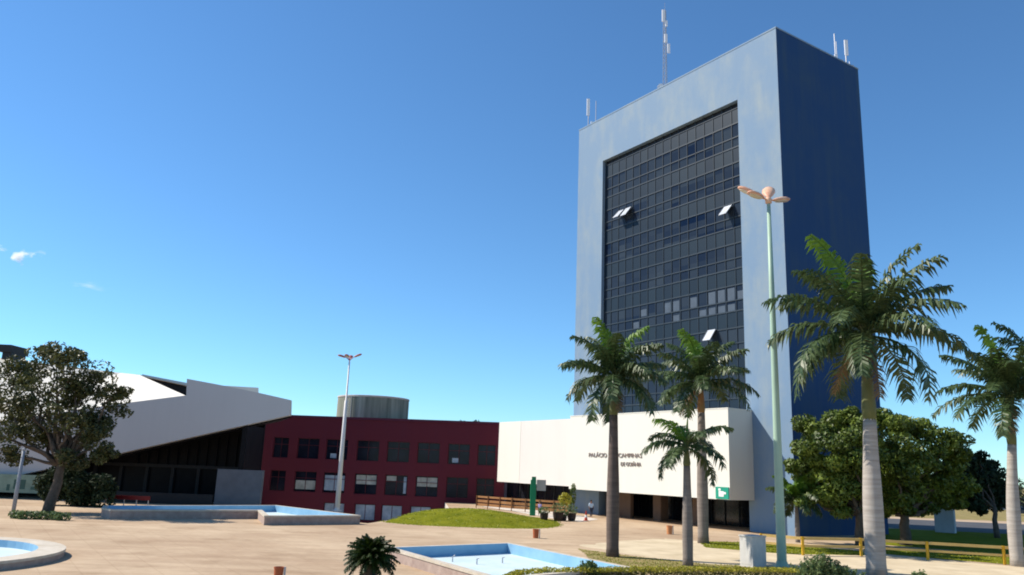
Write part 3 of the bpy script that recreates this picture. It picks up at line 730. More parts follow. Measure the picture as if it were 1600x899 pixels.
P4 = P3 + (P2 - P1) * 1.05
pr = basin('large pale blue empty pool behind the foreground hedge, right of the cycad', [xy(P3), xy(P1), xy(P2), xy(P4)], hR, .32, .03)
for px, py in ((707, 876), (745, 880), (785, 878)):
    p = G(px, py, .1) - pr.location; MB().tube([(p.x, p.y, .03), (p.x, p.y, .30), (p.x + .12, p.y, .36)], .035, 6).build('spray_nozzle', M['steel'], pr)
hM = .72
pm = basin('long L shaped pale blue pool in front of the hall', [xy(G(157, 808.5)), xy(G(171, 811.5)), xy(G(402, 811)), xy(G(412, 821)), xy(G(562, 819.5)), xy(G(432, 789.5, hM)), xy(G(163, 790, hM))], hM, .35, .12)
# bright painted end block of the long pool
circ = [(-27.4 + 6.8 * math.cos(2 * math.pi * k / 56), 37.5 + 6.8 * math.sin(2 * math.pi * k / 56)) for k in range(56)]
basin('round blue pool with thick cream rim at the left edge', circ, .38, 1.15, -.0 + .02)

# ------------------------------------------------------------------ trees, palms and plants
def taper_tube(mb, pts, r0, r1, n=9, mi=0):
    k = len(pts); mb.tube(pts, [r0 + (r1 - r0) * i / (k - 1) for i in range(k)], n, mi)
def bend(a, b, rnd, amp, k=5):
    a, b = Vector(a), Vector(b); L = (b - a).length
    return [a.lerp(b, i / k) + Vector((rnd.uniform(-1, 1), rnd.uniform(-1, 1), rnd.uniform(-.5, .5))) * amp * L * (0 if i in (0, k) else 1) for i in range(k + 1)]
def tree(name, label, loc, trunk_h, clumps, leafmat, leaf, nleaf, r0, seed, group=None, barkmat='bark', lean=(0, 0), shell=.5, cat='tree', sub=5):
    rnd = random.Random(seed)
    t = thing(name, label, cat, loc, rnd.uniform(-3, 3) * 0, group)
    tm = MB(); top = Vector((lean[0], lean[1], trunk_h))
    taper_tube(tm, bend((0, 0, -.1), top, rnd, .035), r0, r0 * .62, 10)
    for (c, r) in clumps:
        taper_tube(tm, bend(top - Vector((0, 0, .2)), c, rnd, .09), r0 * .42, r0 * .07, 6)
    tm.build('trunk', M[barkmat], t, smooth=True)
    cm = MB()
    for (c, r) in clumps:
        c = Vector(c)
        for _ in range(sub):                     # each bough is a cluster of smaller leaf tufts
            d = Vector((rnd.gauss(0, 1), rnd.gauss(0, 1), rnd.gauss(0, 1))).normalized()
            cc = c + Vector((d.x * r[0], d.y * r[1], d.z * r[2])) * rnd.uniform(.3, .85)
            s = rnd.uniform(.38, .62)
            leaf_cloud(cm, cc, (r[0] * s, r[1] * s, r[2] * s * .85), int(nleaf / sub), leaf, rnd, shell=shell)
    cm.build('crown', leafmat, t)
    return t
# open dusty tree on the left
rnd = random.Random(11)
s_ = 68.4 / F
def lt(px, py, dy=0, X0=-37.9): 
    p = V(px, py, 68.4 + dy); return (p.x - X0, dy, p.z)
LC = [(lt(22, 585, 0), 1.8), (lt(68, 556, 1), 1.5), (lt(105, 560, -1), 1.5), (lt(45, 628, -2), 1.8), (lt(95, 635, 1), 1.9), (lt(130, 600, 0), 1.6), (lt(88, 565, 0), 2.0), (lt(50, 580, 1.5), 2.1), (lt(125, 580, -1), 2.1), (lt(155, 602, 1), 1.6), (lt(25, 612, -1), 2.1), (lt(75, 612, -2), 2.3), (lt(120, 618, 2), 2.1), (lt(172, 630, 0), 1.6), (lt(185, 612, -1.5), 1.0),
      (lt(12, 648, 1), 2.1), (lt(58, 652, 2.2), 2.0), (lt(105, 655, -2), 2.0), (lt(145, 652, 0), 1.7), (lt(20, 682, -1.5), 1.9), (lt(70, 685, 0), 1.7), (lt(120, 690, 1.5), 1.8), (lt(155, 690, -1), 1.6), (lt(172, 668, 0), 1.4), (lt(165, 712, 0), 1.2), (lt(112, 715, -1), 1.4), (lt(30, 712, 0), 1.5), (lt(-20, 630, 0), 2.0), (lt(-25, 668, 0), 1.9)]
tree('dusty_tree', 'broad dark tree with gaps in its crown at the left edge, before the hall', (-37.9, 68.4, 0), 4.0,
     [(c, (r * 1.05, r * 1.05, r * .8)) for c, r in LC], M['drableaf'], .165, 780, .48, 3, lean=(.5, 0), sub=6)
hb = thing('shrub', 'low bright green strip of shrubs at the foot of the dark left tree', 'shrub', G(60, 812))
mb = MB(); rnd = random.Random(2)
for k in range(14): leaf_cloud(mb, (-2.0 + k * .3, rnd.uniform(-.3, .3), .28), (.4, .4, .32), 90, .12, rnd)
mb.build('foliage', M['shrub'], hb)
ds_ = thing('flowering_shrub', 'dark shrub with pink blossom beside the left end of the long pool', 'shrub', (-39.5 + 4, 77, 0))
ds_.location = V(122, 806, 77); ds_.location.z = 0
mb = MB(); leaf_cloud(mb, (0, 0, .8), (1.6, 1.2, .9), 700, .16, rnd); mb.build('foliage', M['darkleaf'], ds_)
mb = MB(); z = V(126, 796, 77).z; leaf_cloud(mb, (.2, -1.2, z), (.5, .3, .32), 110, .13, rnd); mb.build('blossom', M['pink'], ds_)
for px, lab, h in ((98, 'large dark evergreen bush behind the left tree trunk', 4.6), (138, 'tall dark evergreen bush between the left tree and red railing', 3.0)):
    b_ = thing('evergreen_bush', lab, 'bush', xy(V(px, 780, 77)) + (0,)); mb = MB()
    for _ in range(11): leaf_cloud(mb, (rnd.uniform(-2.1, 2.1), rnd.uniform(-.8, .8), rnd.uniform(.5, h - .7)), (1.2, 1, .9), 300, .2, rnd)
    mb.build('foliage', M['darkleaf'], b_)

# palms
def frond_mesh(az, el0, length, droop, rnd, nl=44, leaf_len=.8, lw=.06, twist=0):
    mb = MB(); pts = []; p = Vector((0, 0, 0)); k = 12; el = el0
    for i in range(k + 1):
        pts.append(p.copy()); d = Vector((math.cos(az) * math.cos(el), math.sin(az) * math.cos(el), math.sin(el)))
        p = p + d * (length / k); el -= droop / k * (0.45 + 1.1 * i / k)
    mb.tube(pts, [.07 * (1 - .85 * i / k) + .008 for i in range(k + 1)], 5)
    for i in range(nl):
        t = .10 + .88 * i / (nl - 1); f = t * k; i0 = min(int(f), k - 1); q = pts[i0].lerp(pts[i0 + 1], f - i0)
        fd = (pts[i0 + 1] - pts[i0]).normalized(); sd = Vector((-math.sin(az), math.cos(az), 0)); upv = sd.cross(fd).normalized()
        if upv.z < 0: upv = -upv
        ll = leaf_len * (.45 + .75 * math.sin(math.pi * min(1, t * 1.02)) ** .7) * rnd.uniform(.8, 1.15)
        for s in (-1, 1):
            d = (sd * s * 1.0 + fd * rnd.uniform(.35, .75) + upv * rnd.uniform(-.45, .5)).normalized()
            w = fd * lw * rnd.uniform(.8, 1.25)
            m1 = q + d * ll * .5 + Vector((0, 0, -.10 * ll)); m2 = q + d * ll * rnd.uniform(.74, .9) + Vector((0, 0, -rnd.uniform(.42, .62) * ll))
            mb.add([q - w * .7, q + w * .7, m1 + w, m1 - w, m2], [(0, 1, 2, 3), (3, 2, 4)])
    return mb
def palm(label, loc, H, r, shaft_h, nf, L, seed, trunk='palmtrunk', shaft='shaft', lean=(0, 0), bulge=1.15, leaf_len=.85, fronds=None, spear=True, lw=.06, name='royal_palm', young=2, droop=(1.0, 1.75), els=(80, 88), dead=1):
    rnd = random.Random(seed); t = thing(name, label, 'palm tree', loc, 0, 'palms on the plaza')
    mb = MB(); k = 14; top = Vector((lean[0], lean[1], H))
    cen = lambda u: Vector((lean[0] * u * u, lean[1] * u * u, H * u))
    mb.tube([cen(i / k) - Vector((0, 0, .1 if i == 0 else 0)) for i in range(k + 1)], [r * (1.2 if i == 0 else (1.08 if i == 1 else (1.02 + (bulge - 1) * math.sin(math.pi * min(1, i / k * 1.3))))) * (1 - .28 * (i / k) ** 2) for i in range(k + 1)], 14)
    mb.build('trunk', M[trunk], t, smooth=True)
    mb = MB(); rs = r * .74
    mb.tube([top + Vector((0, 0, shaft_h * q)) for q in (-.02, .12, .45, .8, 1.0)], [rs * .98, rs * 1.12, rs * .85, rs * .6, rs * .4], 12)
    mb.build('crownshaft', M[shaft], t, smooth=True)
    c = top + Vector((0, 0, shaft_h * .97)); ga = rnd.uniform(0, 6)
    for i in range(nf):
        u = i / (nf - 1); az = ga + i * 2.399 + rnd.uniform(-.2, .2)
        el = math.radians(els[0] - els[1] * u + rnd.uniform(-8, 8)); dr = (droop[0] + (droop[1] - droop[0]) * u) * rnd.uniform(.8, 1.15) 
        fm = frond_mesh(az, el, L * rnd.uniform(.88, 1.08), dr, rnd, leaf_len=leaf_len, lw=lw)
        f = fm.build('frond', M['frondlight'] if i < young else M['frond'], t); f.location = c - Vector((0, 0, .25 * u))
    for i in range(dead):
        fm = frond_mesh(ga + 1.1 + 2.6 * i, math.radians(-38 - 14 * i), L * .62, .75, rnd, nl=30, leaf_len=leaf_len * .6, lw=lw * .7)
        f = fm.build('dry_frond', M['deadfrond'], t); f.location = c - Vector((0, 0, .45)); tag(f, 'withered brown frond hanging down')
    if spear:
        mb = MB(); mb.tube([(0, 0, 0), (.05, 0, L * .35), (.12, .05, L * .6)], [.09, .06, .01], 6)
        s = mb.build('spear_leaf', M['frondlight'], t); s.location = c
    return t
palm('large royal palm with pale ringed trunk and full crown, before the round green tree', G(1370, 899), 8.5, .48, 5.25, 30, 6.3, 21, lean=(.15, 0), leaf_len=1.15, lw=.085, droop=(.9, 1.95), dead=2)
palm('slim royal palm with a dark trunk before the cream entrance block lettering', G(957, 870), 8.5, .35, 2.6, 22, 4.0, 5, trunk='palmdark', leaf_len=.85, lw=.07)
palm('short slender palm with bare grey trunk, lowest crown of the pair by the teal sign', G(1075, 884), 5.5, .27, 1.3, 12, 3.0, 8, trunk='palmmid', leaf_len=.65, els=(56, 72), dead=0, droop=(1.2, 1.9))
palm('royal palm with brown crown base, taller crown of the pair by the teal sign', G(1099, 849), 9.8, .38, 2.6, 23, 4.7, 13, trunk='palmmid', shaft='shaftbrown', leaf_len=.95, lw=.075)
palm('royal palm with yellow green crownshaft cut by the right edge of the photo', G(1590, 885), 7.8, .37, 3.6, 25, 4.9, 17, lean=(.45, 0), leaf_len=.95, lw=.075)
palm('palm standing outside the right edge, only its frond tips showing above the edge palm', G(1668, 886), 9.5, .36, 3.4, 16, 4.6, 19, leaf_len=.9, lw=.07)
sp = G(1238, 832)
palm('small yellowish palm behind the green lamp post at the foot of the tower', (23.9, 66.5, 0), 2.9, .17, .7, 20, 2.5, 31, trunk='palmmid', leaf_len=.6, spear=False, name='small_palm', young=9, dead=0)

# cycad in the foreground
cy = thing('cycad', 'dark round cycad with stubby trunk in the foreground left of the big pool', 'cycad', (G(577, 908).x, G(577, 908).y, 0))
cy_y = cy.location.y; zc = V(577, 872, cy_y).z
mb = MB(); mb.tube([(0, 0, -.05), (0, 0, .5), (0, 0, zc)], [.34, .30, .26], 12); mb.build('trunk', M['bark'], cy, smooth=True)
rnd = random.Random(9)
for i in range(110):
    u = (i + .5) / 110; el = math.radians(86 - 104 * u + rnd.uniform(-6, 6)); az = i * 2.399
    fm = frond_mesh(az, el, (1.05 + .38 * u) * rnd.uniform(.9, 1.08), 1.0, rnd, nl=34, leaf_len=.2, lw=.022)
    f = fm.build('frond', M['cycad'], cy); f.location = (0, 0, zc)

# mango trees
def big_tree(label, loc, spec, seed, leafmat, n=1700, leaf=.185, r0=.5, th=2.6, group=None, name='mango_tree'):
    return tree(name, label, loc, th, spec, M[leafmat], leaf, n, r0, seed, group, sub=8, shell=.6)
def px_clumps(L, Y, loc):
    out = []
    for px, py, dy, r in L:
        p = V(px, py, Y + dy); out.append(((p.x - loc[0], p.y - loc[1], p.z), (r * 1.05, r * 1.05, r * .78)))
    return out
l1 = (28.6, 65.5, 0)
big_tree('round bright green tree left of the large palm trunk, against the tower side', l1, px_clumps([(1262, 785, 0, 1.2), (1310, 790, 0, 1.4), (1355, 790, 1, 1.5), (1280, 672, 0, 1.7), (1318, 664, 1, 1.8), (1345, 680, -1.5, 1.8), (1265, 705, 0, 1.5), (1300, 705, -2, 1.9), (1340, 718, -2, 2.0), (1265, 745, 1, 1.6), (1300, 752, -1, 1.8), (1345, 760, 0, 1.9), (1370, 700, 1, 1.8), (1320, 735, 2, 2.0), (1290, 775, 0, 1.3), (1245, 730, 0, .8), (1330, 648, 1, 1.0), (1262, 668, 0, .9)], 65.5, l1), 41, 'mango')
l2 = (33.4, 68.0, 0)
big_tree('spreading green tree with dark underside right of the large palm trunk', l2, px_clumps([(1400, 668, 0, 1.8), (1440, 675, 1, 1.9), (1475, 690, 0, 1.8), (1400, 700, -2, 1.9), (1440, 710, -1, 2.0), (1480, 720, 1, 1.9), (1405, 735, -2.5, 1.9), (1445, 745, 1, 2.0), (1410, 760, 0, 1.8), (1490, 750, 1, 1.6), (1460, 765, 1, 1.5), (1375, 655, 1, 1.2), (1500, 710, 1, 1.1), (1425, 778, 1, 1.3), (1465, 785, 2, 1.0), (1380, 780, 1, 1.4), (1390, 745, 0, 1.8), (1505, 765, 2, 1.3), (1402, 788, 0, 1.3), (1440, 790, 1, 1.2), (1485, 784, 2, 1.1), (1368, 795, 1, 1.1)], 68, l2), 43, 'mango')
l3 = (49.5, 82.0, 0)
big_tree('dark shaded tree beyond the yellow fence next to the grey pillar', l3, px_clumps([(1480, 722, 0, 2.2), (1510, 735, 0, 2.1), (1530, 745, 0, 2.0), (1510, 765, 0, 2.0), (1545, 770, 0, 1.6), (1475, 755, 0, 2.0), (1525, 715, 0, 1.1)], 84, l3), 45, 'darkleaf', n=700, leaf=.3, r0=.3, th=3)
l4 = (59.5, 90.0, 0)
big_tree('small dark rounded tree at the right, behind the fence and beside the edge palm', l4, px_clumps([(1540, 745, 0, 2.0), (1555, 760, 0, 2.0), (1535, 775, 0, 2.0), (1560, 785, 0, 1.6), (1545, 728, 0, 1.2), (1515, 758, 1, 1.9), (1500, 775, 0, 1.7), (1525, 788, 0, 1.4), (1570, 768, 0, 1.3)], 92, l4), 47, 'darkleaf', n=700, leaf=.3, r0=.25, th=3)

# foreground hedge: clipped, yellow on top and dark green below
hd = thing('clipped_hedge', 'low clipped hedge with yellow top along the front edge', 'hedge', (6, 37.5, 0))
rnd = random.Random(6); path = [xy(G(*q, .78)) for q in ((788, 903), (793, 896), (812, 890), (850, 886.5), (960, 885.5), (1100, 885), (1246, 887))]
def along(path, step):
    out = []
    for (a, b) in zip(path, path[1:]):
        A_, B_ = Vector(a), Vector(b); k = max(1, int((B_ - A_).length / step))
        out += [A_.lerp(B_, i / k) for i in range(k)]
    return out
mb, mt = MB(), MB()
for p in along(path, .16):
    leaf_cloud(mb, (p.x - 6, p.y - 37.5, .30), (.28, .42, .34), 80, .06, rnd)
    leaf_cloud(mt, (p.x - 6, p.y - 37.5, .66 + rnd.uniform(-.03, .03)), (.22, .44, .11), 60, .055, rnd)
mb.build('lower_foliage', M['hedgegreen'], hd); mt.build('top_foliage', M['hedgeyellow'], hd)
def tuft(label, loc, spread, h, n, mat, seed, blade=.09):
    rnd = random.Random(seed); t = thing('shrub', label, 'shrub', loc); mb = MB(); st = MB()
    for _ in range(n):
        x, y = rnd.gauss(0, spread[0] * .45), rnd.gauss(0, spread[1] * .45); hh = h * rnd.uniform(.5, 1.05) * max(.35, 1 - abs(x) / (spread[0] * 1.6))
        tip = Vector((x + rnd.uniform(-.2, .2), y + rnd.uniform(-.2, .2), hh)); st.tube([(x, y, 0), tip], .012, 4)
        for _ in range(26):
            q = Vector((x, y, 0)).lerp(tip, rnd.uniform(.25, 1)); leaf_cloud(mb, tuple(q), (.12, .12, .08), 1, blade, rnd)
    st.build('stem', M['shaft'], t); mb.build('foliage', M[mat], t)
tuft('loose leafy green shrub at the right end of the clipped hedge', (G(1285, 880, .8).x, G(1285, 880, .8).y, 0), (1.7, .7), 1.35, 130, 'shrub', 1)
tuft('small grey green plant poking out of the middle of the clipped hedge', (G(918, 885, .78).x, G(918, 885, .78).y, .4), (.55, .35), .72, 30, 'shrub', 2)
tuft('sparse low green sprigs at the bottom right beside the palm trunk', (G(1432, 903, .3).x, G(1432, 903, .3).y, 0), (.9, .4), .75, 30, 'shrub', 3)

# ------------------------------------------------------------------ lamp posts
def lamp_head(parent, az, tilt, length, rad, pos, mat, lens):
    mb = MB(); k = 8
    prof = [(.0, .05), (.08, .3), (.25, .72), (.5, 1.0), (.75, .98), (.92, .7), (1.0, .25)]
    vs = []; n = 12
    for u, w in prof:
        for j in range(n):
            t = 2 * math.pi * j / n
            vs.append((u * length, math.cos(t) * rad * w, math.sin(t) * rad * w * (.62 if math.sin(t) > 0 else .30)))
    m = len(prof)
    fs = [(i * n + j, i * n + (j + 1) % n, (i + 1) * n + (j + 1) % n, (i + 1) * n + j) for i in range(m - 1) for j in range(n)] + [tuple(range(n - 1, -1, -1)), tuple(range((m - 1) * n, m * n))]
    mb.add(vs, fs); h = mb.build('lamp_head', mat, parent, smooth=True)
    h.location = pos; h.rotation_euler = (0, -tilt, az)
    lb = MB(); lb.prism([(length * (.55 + .36 * math.cos(t * math.pi / 8)), rad * .72 * math.sin(t * math.pi / 8)) for t in range(16)], -rad * .34, -rad * .18)
    lb.build('lens', lens, h)
    return h
pl = thing('street_lamp', 'tall green lamp post with four rust coloured petal heads, in front of the tower', 'street lamp', (G(1222, 886).x, G(1222, 886).y, 0))
LH = 22.2
MB().tube([(0, 0, 0), (0, 0, .02), (0, 0, 8), (0, 0, 16), (0, 0, LH)], [.28, .28, .225, .17, .115], 16).build('pole', M['polegreen'], pl, smooth=True)
MB().lathe([(.5, 0), (.5, .05), (.36, .06), (.31, .3), (.282, .32)], 16).build('base_collar', M['polegreen'], pl)
MB().lathe([(.12, LH - .05), (.2, LH), (.22, LH + .25), (.12, LH + .4), (.03, LH + .42)], 12).build('hub', M['lamphead'], pl, smooth=True)
for az, ti, L_, rr in ((170, 26, 1.6, .34), (205, 8, 1.4, .33), (28, 12, 1.6, .33), (70, 42, 1.6, .42)):
    a = math.radians(az); mb = MB(); r1 = .35 if az != 170 else .5
    p = Vector((math.cos(a) * r1, math.sin(a) * r1, LH + .2 + r1 * math.tan(math.radians(ti)))); mb.tube([(0, 0, LH + .2), p], .06, 6); mb.build('arm', M['lamphead'], pl)
    lamp_head(pl, a, math.radians(ti), L_, rr, p - Vector((math.cos(a), math.sin(a), math.tan(math.radians(ti)))) * .05, M['lamphead'], M['lampglass'])
gl = G(526.5, 798); pw = thing('street_lamp', 'white lamp post with two small red heads beside the long pool', 'street lamp', (gl.x, gl.y, 0))
LH2 = V(543.5, 562, gl.y).z
MB().tube([(0, 0, 0), (0, 0, 6), (0, 0, LH2 * .72), (0, 0, LH2 * .722), (0, 0, LH2)], [.26, .22, .165, .10, .08], 14).build('pole', M['polewhite'], pw, smooth=True)
MB().lathe([(.45, 0), (.45, .05), (.28, .06), (.262, .3)], 14).build('base_collar', M['polewhite'], pw)
for az, ti in ((183, 14), (8, 24), (95, 20), (262, 10)):
    a = math.radians(az); p = Vector((math.cos(a) * .35, math.sin(a) * .35, LH2 + .1 + .35 * math.tan(math.radians(ti))))
    MB().tube([(0, 0, LH2 - .08), p], .05, 6).build('arm', M['redhead'], pw)
    lamp_head(pw, a, math.radians(ti), 1.0, .24, p, M['redhead'], M['lampglass'])
gl = G(20, 804); pw2 = thing('post', 'thin pale post standing left of the dark tree trunk at the left edge', 'post', (gl.x, gl.y, 0))
MB().tube([(0, 0, 0), (0, 0, 2), (0, 0, 4.9)], [.15, .14, .11], 12).build('pole', M['postgrey'], pw2, smooth=True)
MB().lathe([(.12, 4.9), (.15, 4.95), (.15, 5.02), (.05, 5.08)], 12).build('cap', M['postgrey'], pw2)
# ------------------------------------------------------------------ small things on the plaza
cbx = thing('utility_cabinet', 'white rendered utility cabinet with grey shaded side next to the green lamp post', 'cabinet', (G(1153, 886).x, G(1153, 886).y, 0), 0)
c0, c1, c2 = G(1153, 886), G(1177, 888), G(1197, 884.5)
d1 = Vector((c1.x - c0.x, c1.y - c0.y)); 
cbx.location = (c1.x, c1.y, 0); w1 = .95; w2 = 1.15; cbx.rotation_euler = (0, 0, math.radians(-57))
hC = V(1177, 838, c1.y).z
MB().box((-w1, 0, 0), (0, w2, hC - .07), cham=.015).build('body', M['boxpaint'], cbx)
MB().box((-w1 - .04, -.04, hC - .07), (.04, w2 + .04, hC), cham=.02).build('lid', M['boxpaint'], cbx)
MB().box((-w1 + .12, -.012, .15), (-.12, -.001, hC - .25)).build('door', M['boxpaint'], cbx)

def bin_(label, p, h, mat):
    t = thing('litter_bin', label, 'bin', (p.x, p.y, 0), 0, 'orange litter bins')
    r = h * .36
    MB().lathe([(r * .82, 0), (r * .86, .02), (r, h * .92), (r * 1.08, h * .93), (r * 1.08, h), (r * .95, h), (r * .9, h * .6), (.02, h * .55)], 18).build('body', M[mat], t)
    MB().box((r + .02, -.04, 0), (r + .09, .04, h * 1.02)).build('post', M['steel'], t)
b1_ = G(434, 908); bin_('orange litter bin with a grey post in the foreground left of the cycad', b1_, V(434, 886, b1_.y).z, 'orange')
b2_ = G(837, 841); bin_('dark orange litter bin on bare paving above the big pool corner', b2_, V(837, 827, b2_.y).z, 'orange')
b3_ = G(1046, 835); bin_('faded pale orange litter bin between the slim dark palm and the palm pair', b3_, V(1046, 821.5, b3_.y).z, 'palebin')

# yellow two rail fence
f0, f1, f2 = G(1190, 862), G(1450, 875.5), G(1570, 883)
fe = thing('rail_fence', 'yellow two rail fence along the sandy path at the right', 'fence', (f0.x, f0.y, 0))
line = [f0, G(1255, 868), G(1346, 869.5), f1, f2, f2 + (f2 - f1) * 1.0, f2 + (f2 - f1) * 2.2]
FH = 1.18
pts = [p - Vector((f0.x, f0.y, 0)) for p in line]
for p in pts:
    MB().box((p.x - .09, p.y - .06, 0), (p.x + .09, p.y + .06, FH + .02), cham=.02).build('post', M['yellow'], fe)
def rail(z, w, h, mat):
    for a, b in zip(pts, pts[1:]):
        d = (b - a).normalized(); s = Vector((-d.y, d.x, 0)) * w
        a2, b2 = a + d * .1, b - d * .1
        mb = MB().slab([a2 + s + Vector((0, 0, z)), b2 + s + Vector((0, 0, z)), b2 - s + Vector((0, 0, z)), a2 - s + Vector((0, 0, z))], (0, 0, -h)); mb.build('rail', M[mat], fe)
rail(FH, .09, .17, 'railtan'); rail(FH - .5, .07, .15, 'railtan')

# brown ramp railing before the wing
r0_, r1_, r2_ = V(745, 787, 101), V(800, 790, 97), V(888, 797, 93.2)
rw = thing('ramp_railing', 'brown wooden ramp railing below the pinkish wing', 'railing', (r0_.x, r0_.y, 0))
q = [Vector((p.x - r0_.x, p.y - r0_.y, 0)) for p in (r0_, r1_, r2_)]
for a, b in zip(q, q[1:]):
    d = (b - a).normalized(); s = Vector((-d.y, d.x, 0)) * .04
    for z, h in ((1.5, .22), (1.05, .3), (.62, .3)):
        mb = MB().slab([a + s + Vector((0, 0, z)), b + s + Vector((0, 0, z)), b - s + Vector((0, 0, z)), a - s + Vector((0, 0, z))], (0, 0, -h)); mb.build('rail', M['wood'], rw)
    k = int((b - a).length / 1.8)
    for i in range(k + 1):
        p = a.lerp(b, i / k) - s * 2.2; MB().box((p.x - .05, p.y - .05, 0), (p.x + .05, p.y + .05, 1.55)).build('post', M['wood'], rw)

# green totem with grey panel
g = G(832, 806); tt = thing('information_totem', 'green totem post with a small grey panel on its right', 'sign', (g.x, g.y, 0))
th_ = V(832, 745, g.y).z; k_ = g.y / F
MB().box((-.32, -.16, 0), (.30, .16, th_ - .35), cham=.04).build('post', M['totem'], tt)
MB().box((-.20, -.10, th_ - .35), (.28, .10, th_), cham=.03).build('cap', M['totem'], tt)
MB().box((.36, -.06, V(845, 767, g.y).z), (1.38, .06, V(845, 750, g.y).z)).build('panel', M['greypanel'], tt)
MB().box((.295, -.03, V(845, 760, g.y).z), (.358, .03, V(845, 757, g.y).z)).build('bracket', M['steel'], tt)
# planters
def planter(label, p, r, h, ph, mat, seed):
    rnd = random.Random(seed); t = thing('planter', label, 'planter', (p.x, p.y, 0), 0, 'planters by the entrance')
    MB().lathe([(r * .75, 0), (r * .95, h * .5), (r, h * .95), (r * 1.06, h), (r * .9, h), (r * .85, h * .85), (.02, h * .85)], 16).build('pot', M['pot'], t, smooth=True)
    mb = MB(); leaf_cloud(mb, (0, 0, h + ph * .4), (r * 1.5, r * 1.5, ph * .6), 170, .11, rnd); mb.build('plant', M[mat], t)
planter('dark round planter nearest the green totem', G(850, 814), .42, .75, .6, 'shrub', 1)
planter('widest dark planter with pale blossom, second from the green totem', G(872, 814), .55, .85, .9, 'shrub', 7)
planter('smallest dark planter between two larger ones', G(881, 814), .3, .5, .5, 'shrub', 3)
planter('dark planter with pinkish plant nearest the blue wall', G(893, 814), .46, .75, .9, 'shrub', 4)
def bushlet(label, p, c, rad, n, mat, seed):
    rnd = random.Random(seed); t = thing('young_shrub', label, 'shrub', (p.x, p.y, 0)); st = MB(); mb = MB()
    st.tube([(0, 0, 0), (.05, 0, c * .6), (0, .03, c)], [.06, .045, .02], 6); st.build('stem', M['bark'], t)
    leaf_cloud(mb, (0, 0, c), rad, n, .14, rnd); mb.build('foliage', M[mat], t)
bushlet('yellow green shrub in front of the ramp railing', G(882, 806), 1.75, (.75, .6, .75), 380, 'hedgeyellow', 5)
bushlet('slim green plant climbing the left end of the blue tower base', G(895, 806), 2.4, (.35, .3, 1.2), 260, 'mango', 6)
cn = thing('traffic_cone', 'red traffic cone on the paving beside the person in pale blue', 'traffic cone', (G(915.5, 814).x, G(915.5, 814).y, 0))
MB().lathe([(.17, .06), (.05, .98), (.03, 1.0)], 14).build('cone_body', M['conered'], cn); MB().box((-.26, -.26, 0), (.26, .26, .06), cham=.03).build('base', M['conered'], cn)
MB().lathe([(.142, .35), (.113, .58)], 14).build('reflective_band', M['white'], cn)

# people (one skinned body each, clothes and hair as children)
def person(label, p, h, shirt, rotz, pose):
    t = thing('person', label, 'person', (p.x, p.y, 0), rotz)
    s = h / 1.75
    J = {'pel': (0, 0, .95), 'wai': (0, 0, 1.12), 'che': (0, 0, 1.36), 'nec': (0, 0, 1.50), 'hea': (0, -.02, 1.60), 'cro': (0, -.01, 1.72),
         'shL': (-.19, 0, 1.42), 'elL': (-.25, .02, 1.14), 'wrL': (-.24, -.08, .90), 'haL': (-.235, -.11, .82), 'shR': (.19, 0, 1.42), 'elR': (.25, .02, 1.14), 'wrR': (.24, -.08, .90), 'haR': (.235, -.11, .82),
         'hiL': (-.10, 0, .90), 'knL': (-.11, -.03 - pose, .50), 'anL': (-.11, .02 - pose, .09), 'toL': (-.12, -.16 - pose, .035), 'hiR': (.10, 0, .90), 'knR': (.11, -.03 + pose, .50), 'anR': (.11, .04 + pose, .09), 'toR': (.12, -.14 + pose, .035)}
    Rr = {'pel': .14, 'wai': .125, 'che': .15, 'nec': .055, 'hea': .095, 'cro': .07, 'shL': .07, 'elL': .045, 'wrL': .03, 'haL': .035, 'hiL': .10, 'knL': .065, 'anL': .045, 'toL': .04}
    E = [('pel', 'wai'), ('wai', 'che'), ('che', 'nec'), ('nec', 'hea'), ('hea', 'cro'), ('che', 'shL'), ('shL', 'elL'), ('elL', 'wrL'), ('wrL', 'haL'), ('che', 'shR'), ('shR', 'elR'), ('elR', 'wrR'), ('wrR', 'haR'), ('pel', 'hiL'), ('hiL', 'knL'), ('knL', 'anL'), ('anL', 'toL'), ('pel', 'hiR'), ('hiR', 'knR'), ('knR', 'anR'), ('anR', 'toR')]
    def skinned(name, edges, grow, mat):
        ks = []
        for e in edges:
            for k in e:
                if k not in ks: ks.append(k)
        me = bpy.data.meshes.new(name); me.from_pydata([tuple(c * s for c in J[k]) for k in ks], [(ks.index(a), ks.index(b)) for a, b in edges], [])
        me.materials.append(mat); o = bpy.data.objects.new(name, me); COL.objects.link(o); o.parent = t
        md = o.modifiers.new('skin', 'SKIN'); o.modifiers.new('sub', 'SUBSURF').levels = 1; o.modifiers['sub'].render_levels = 2
        for i, k in enumerate(ks):
            r = Rr.get(k) or Rr[k[:2] + 'L']; sv = me.skin_vertices[0].data[i]; sv.radius = ((r * 1.25 if k in ('che', 'pel', 'wai') else r) * grow * s, r * grow * s); sv.use_root = (i == 0)
        return o
    skinned('body', E, .92, M['skin'])
    skinned('shirt', [('pel', 'wai'), ('wai', 'che'), ('che', 'shL'), ('shL', 'elL'), ('che', 'shR'), ('shR', 'elR')], 1.12, M[shirt])
    skinned('trousers', [('pel', 'hiL'), ('hiL', 'knL'), ('knL', 'anL'), ('pel', 'hiR'), ('hiR', 'knR'), ('knR', 'anR')], 1.1, M['trousers'])
    mb = MB(); mb.lathe([(.085 * s, 1.62 * s), (.105 * s, 1.68 * s), (.09 * s, 1.75 * s), (.04 * s, 1.785 * s)], 12); hr = mb.build('hair', M['hair'], t, smooth=True); hr.location = (0, .015, 0)
person('person in a pale blue top and dark trousers by the blue tower base', G(923.5, 809), 1.85, 'shirt', .3, .08)
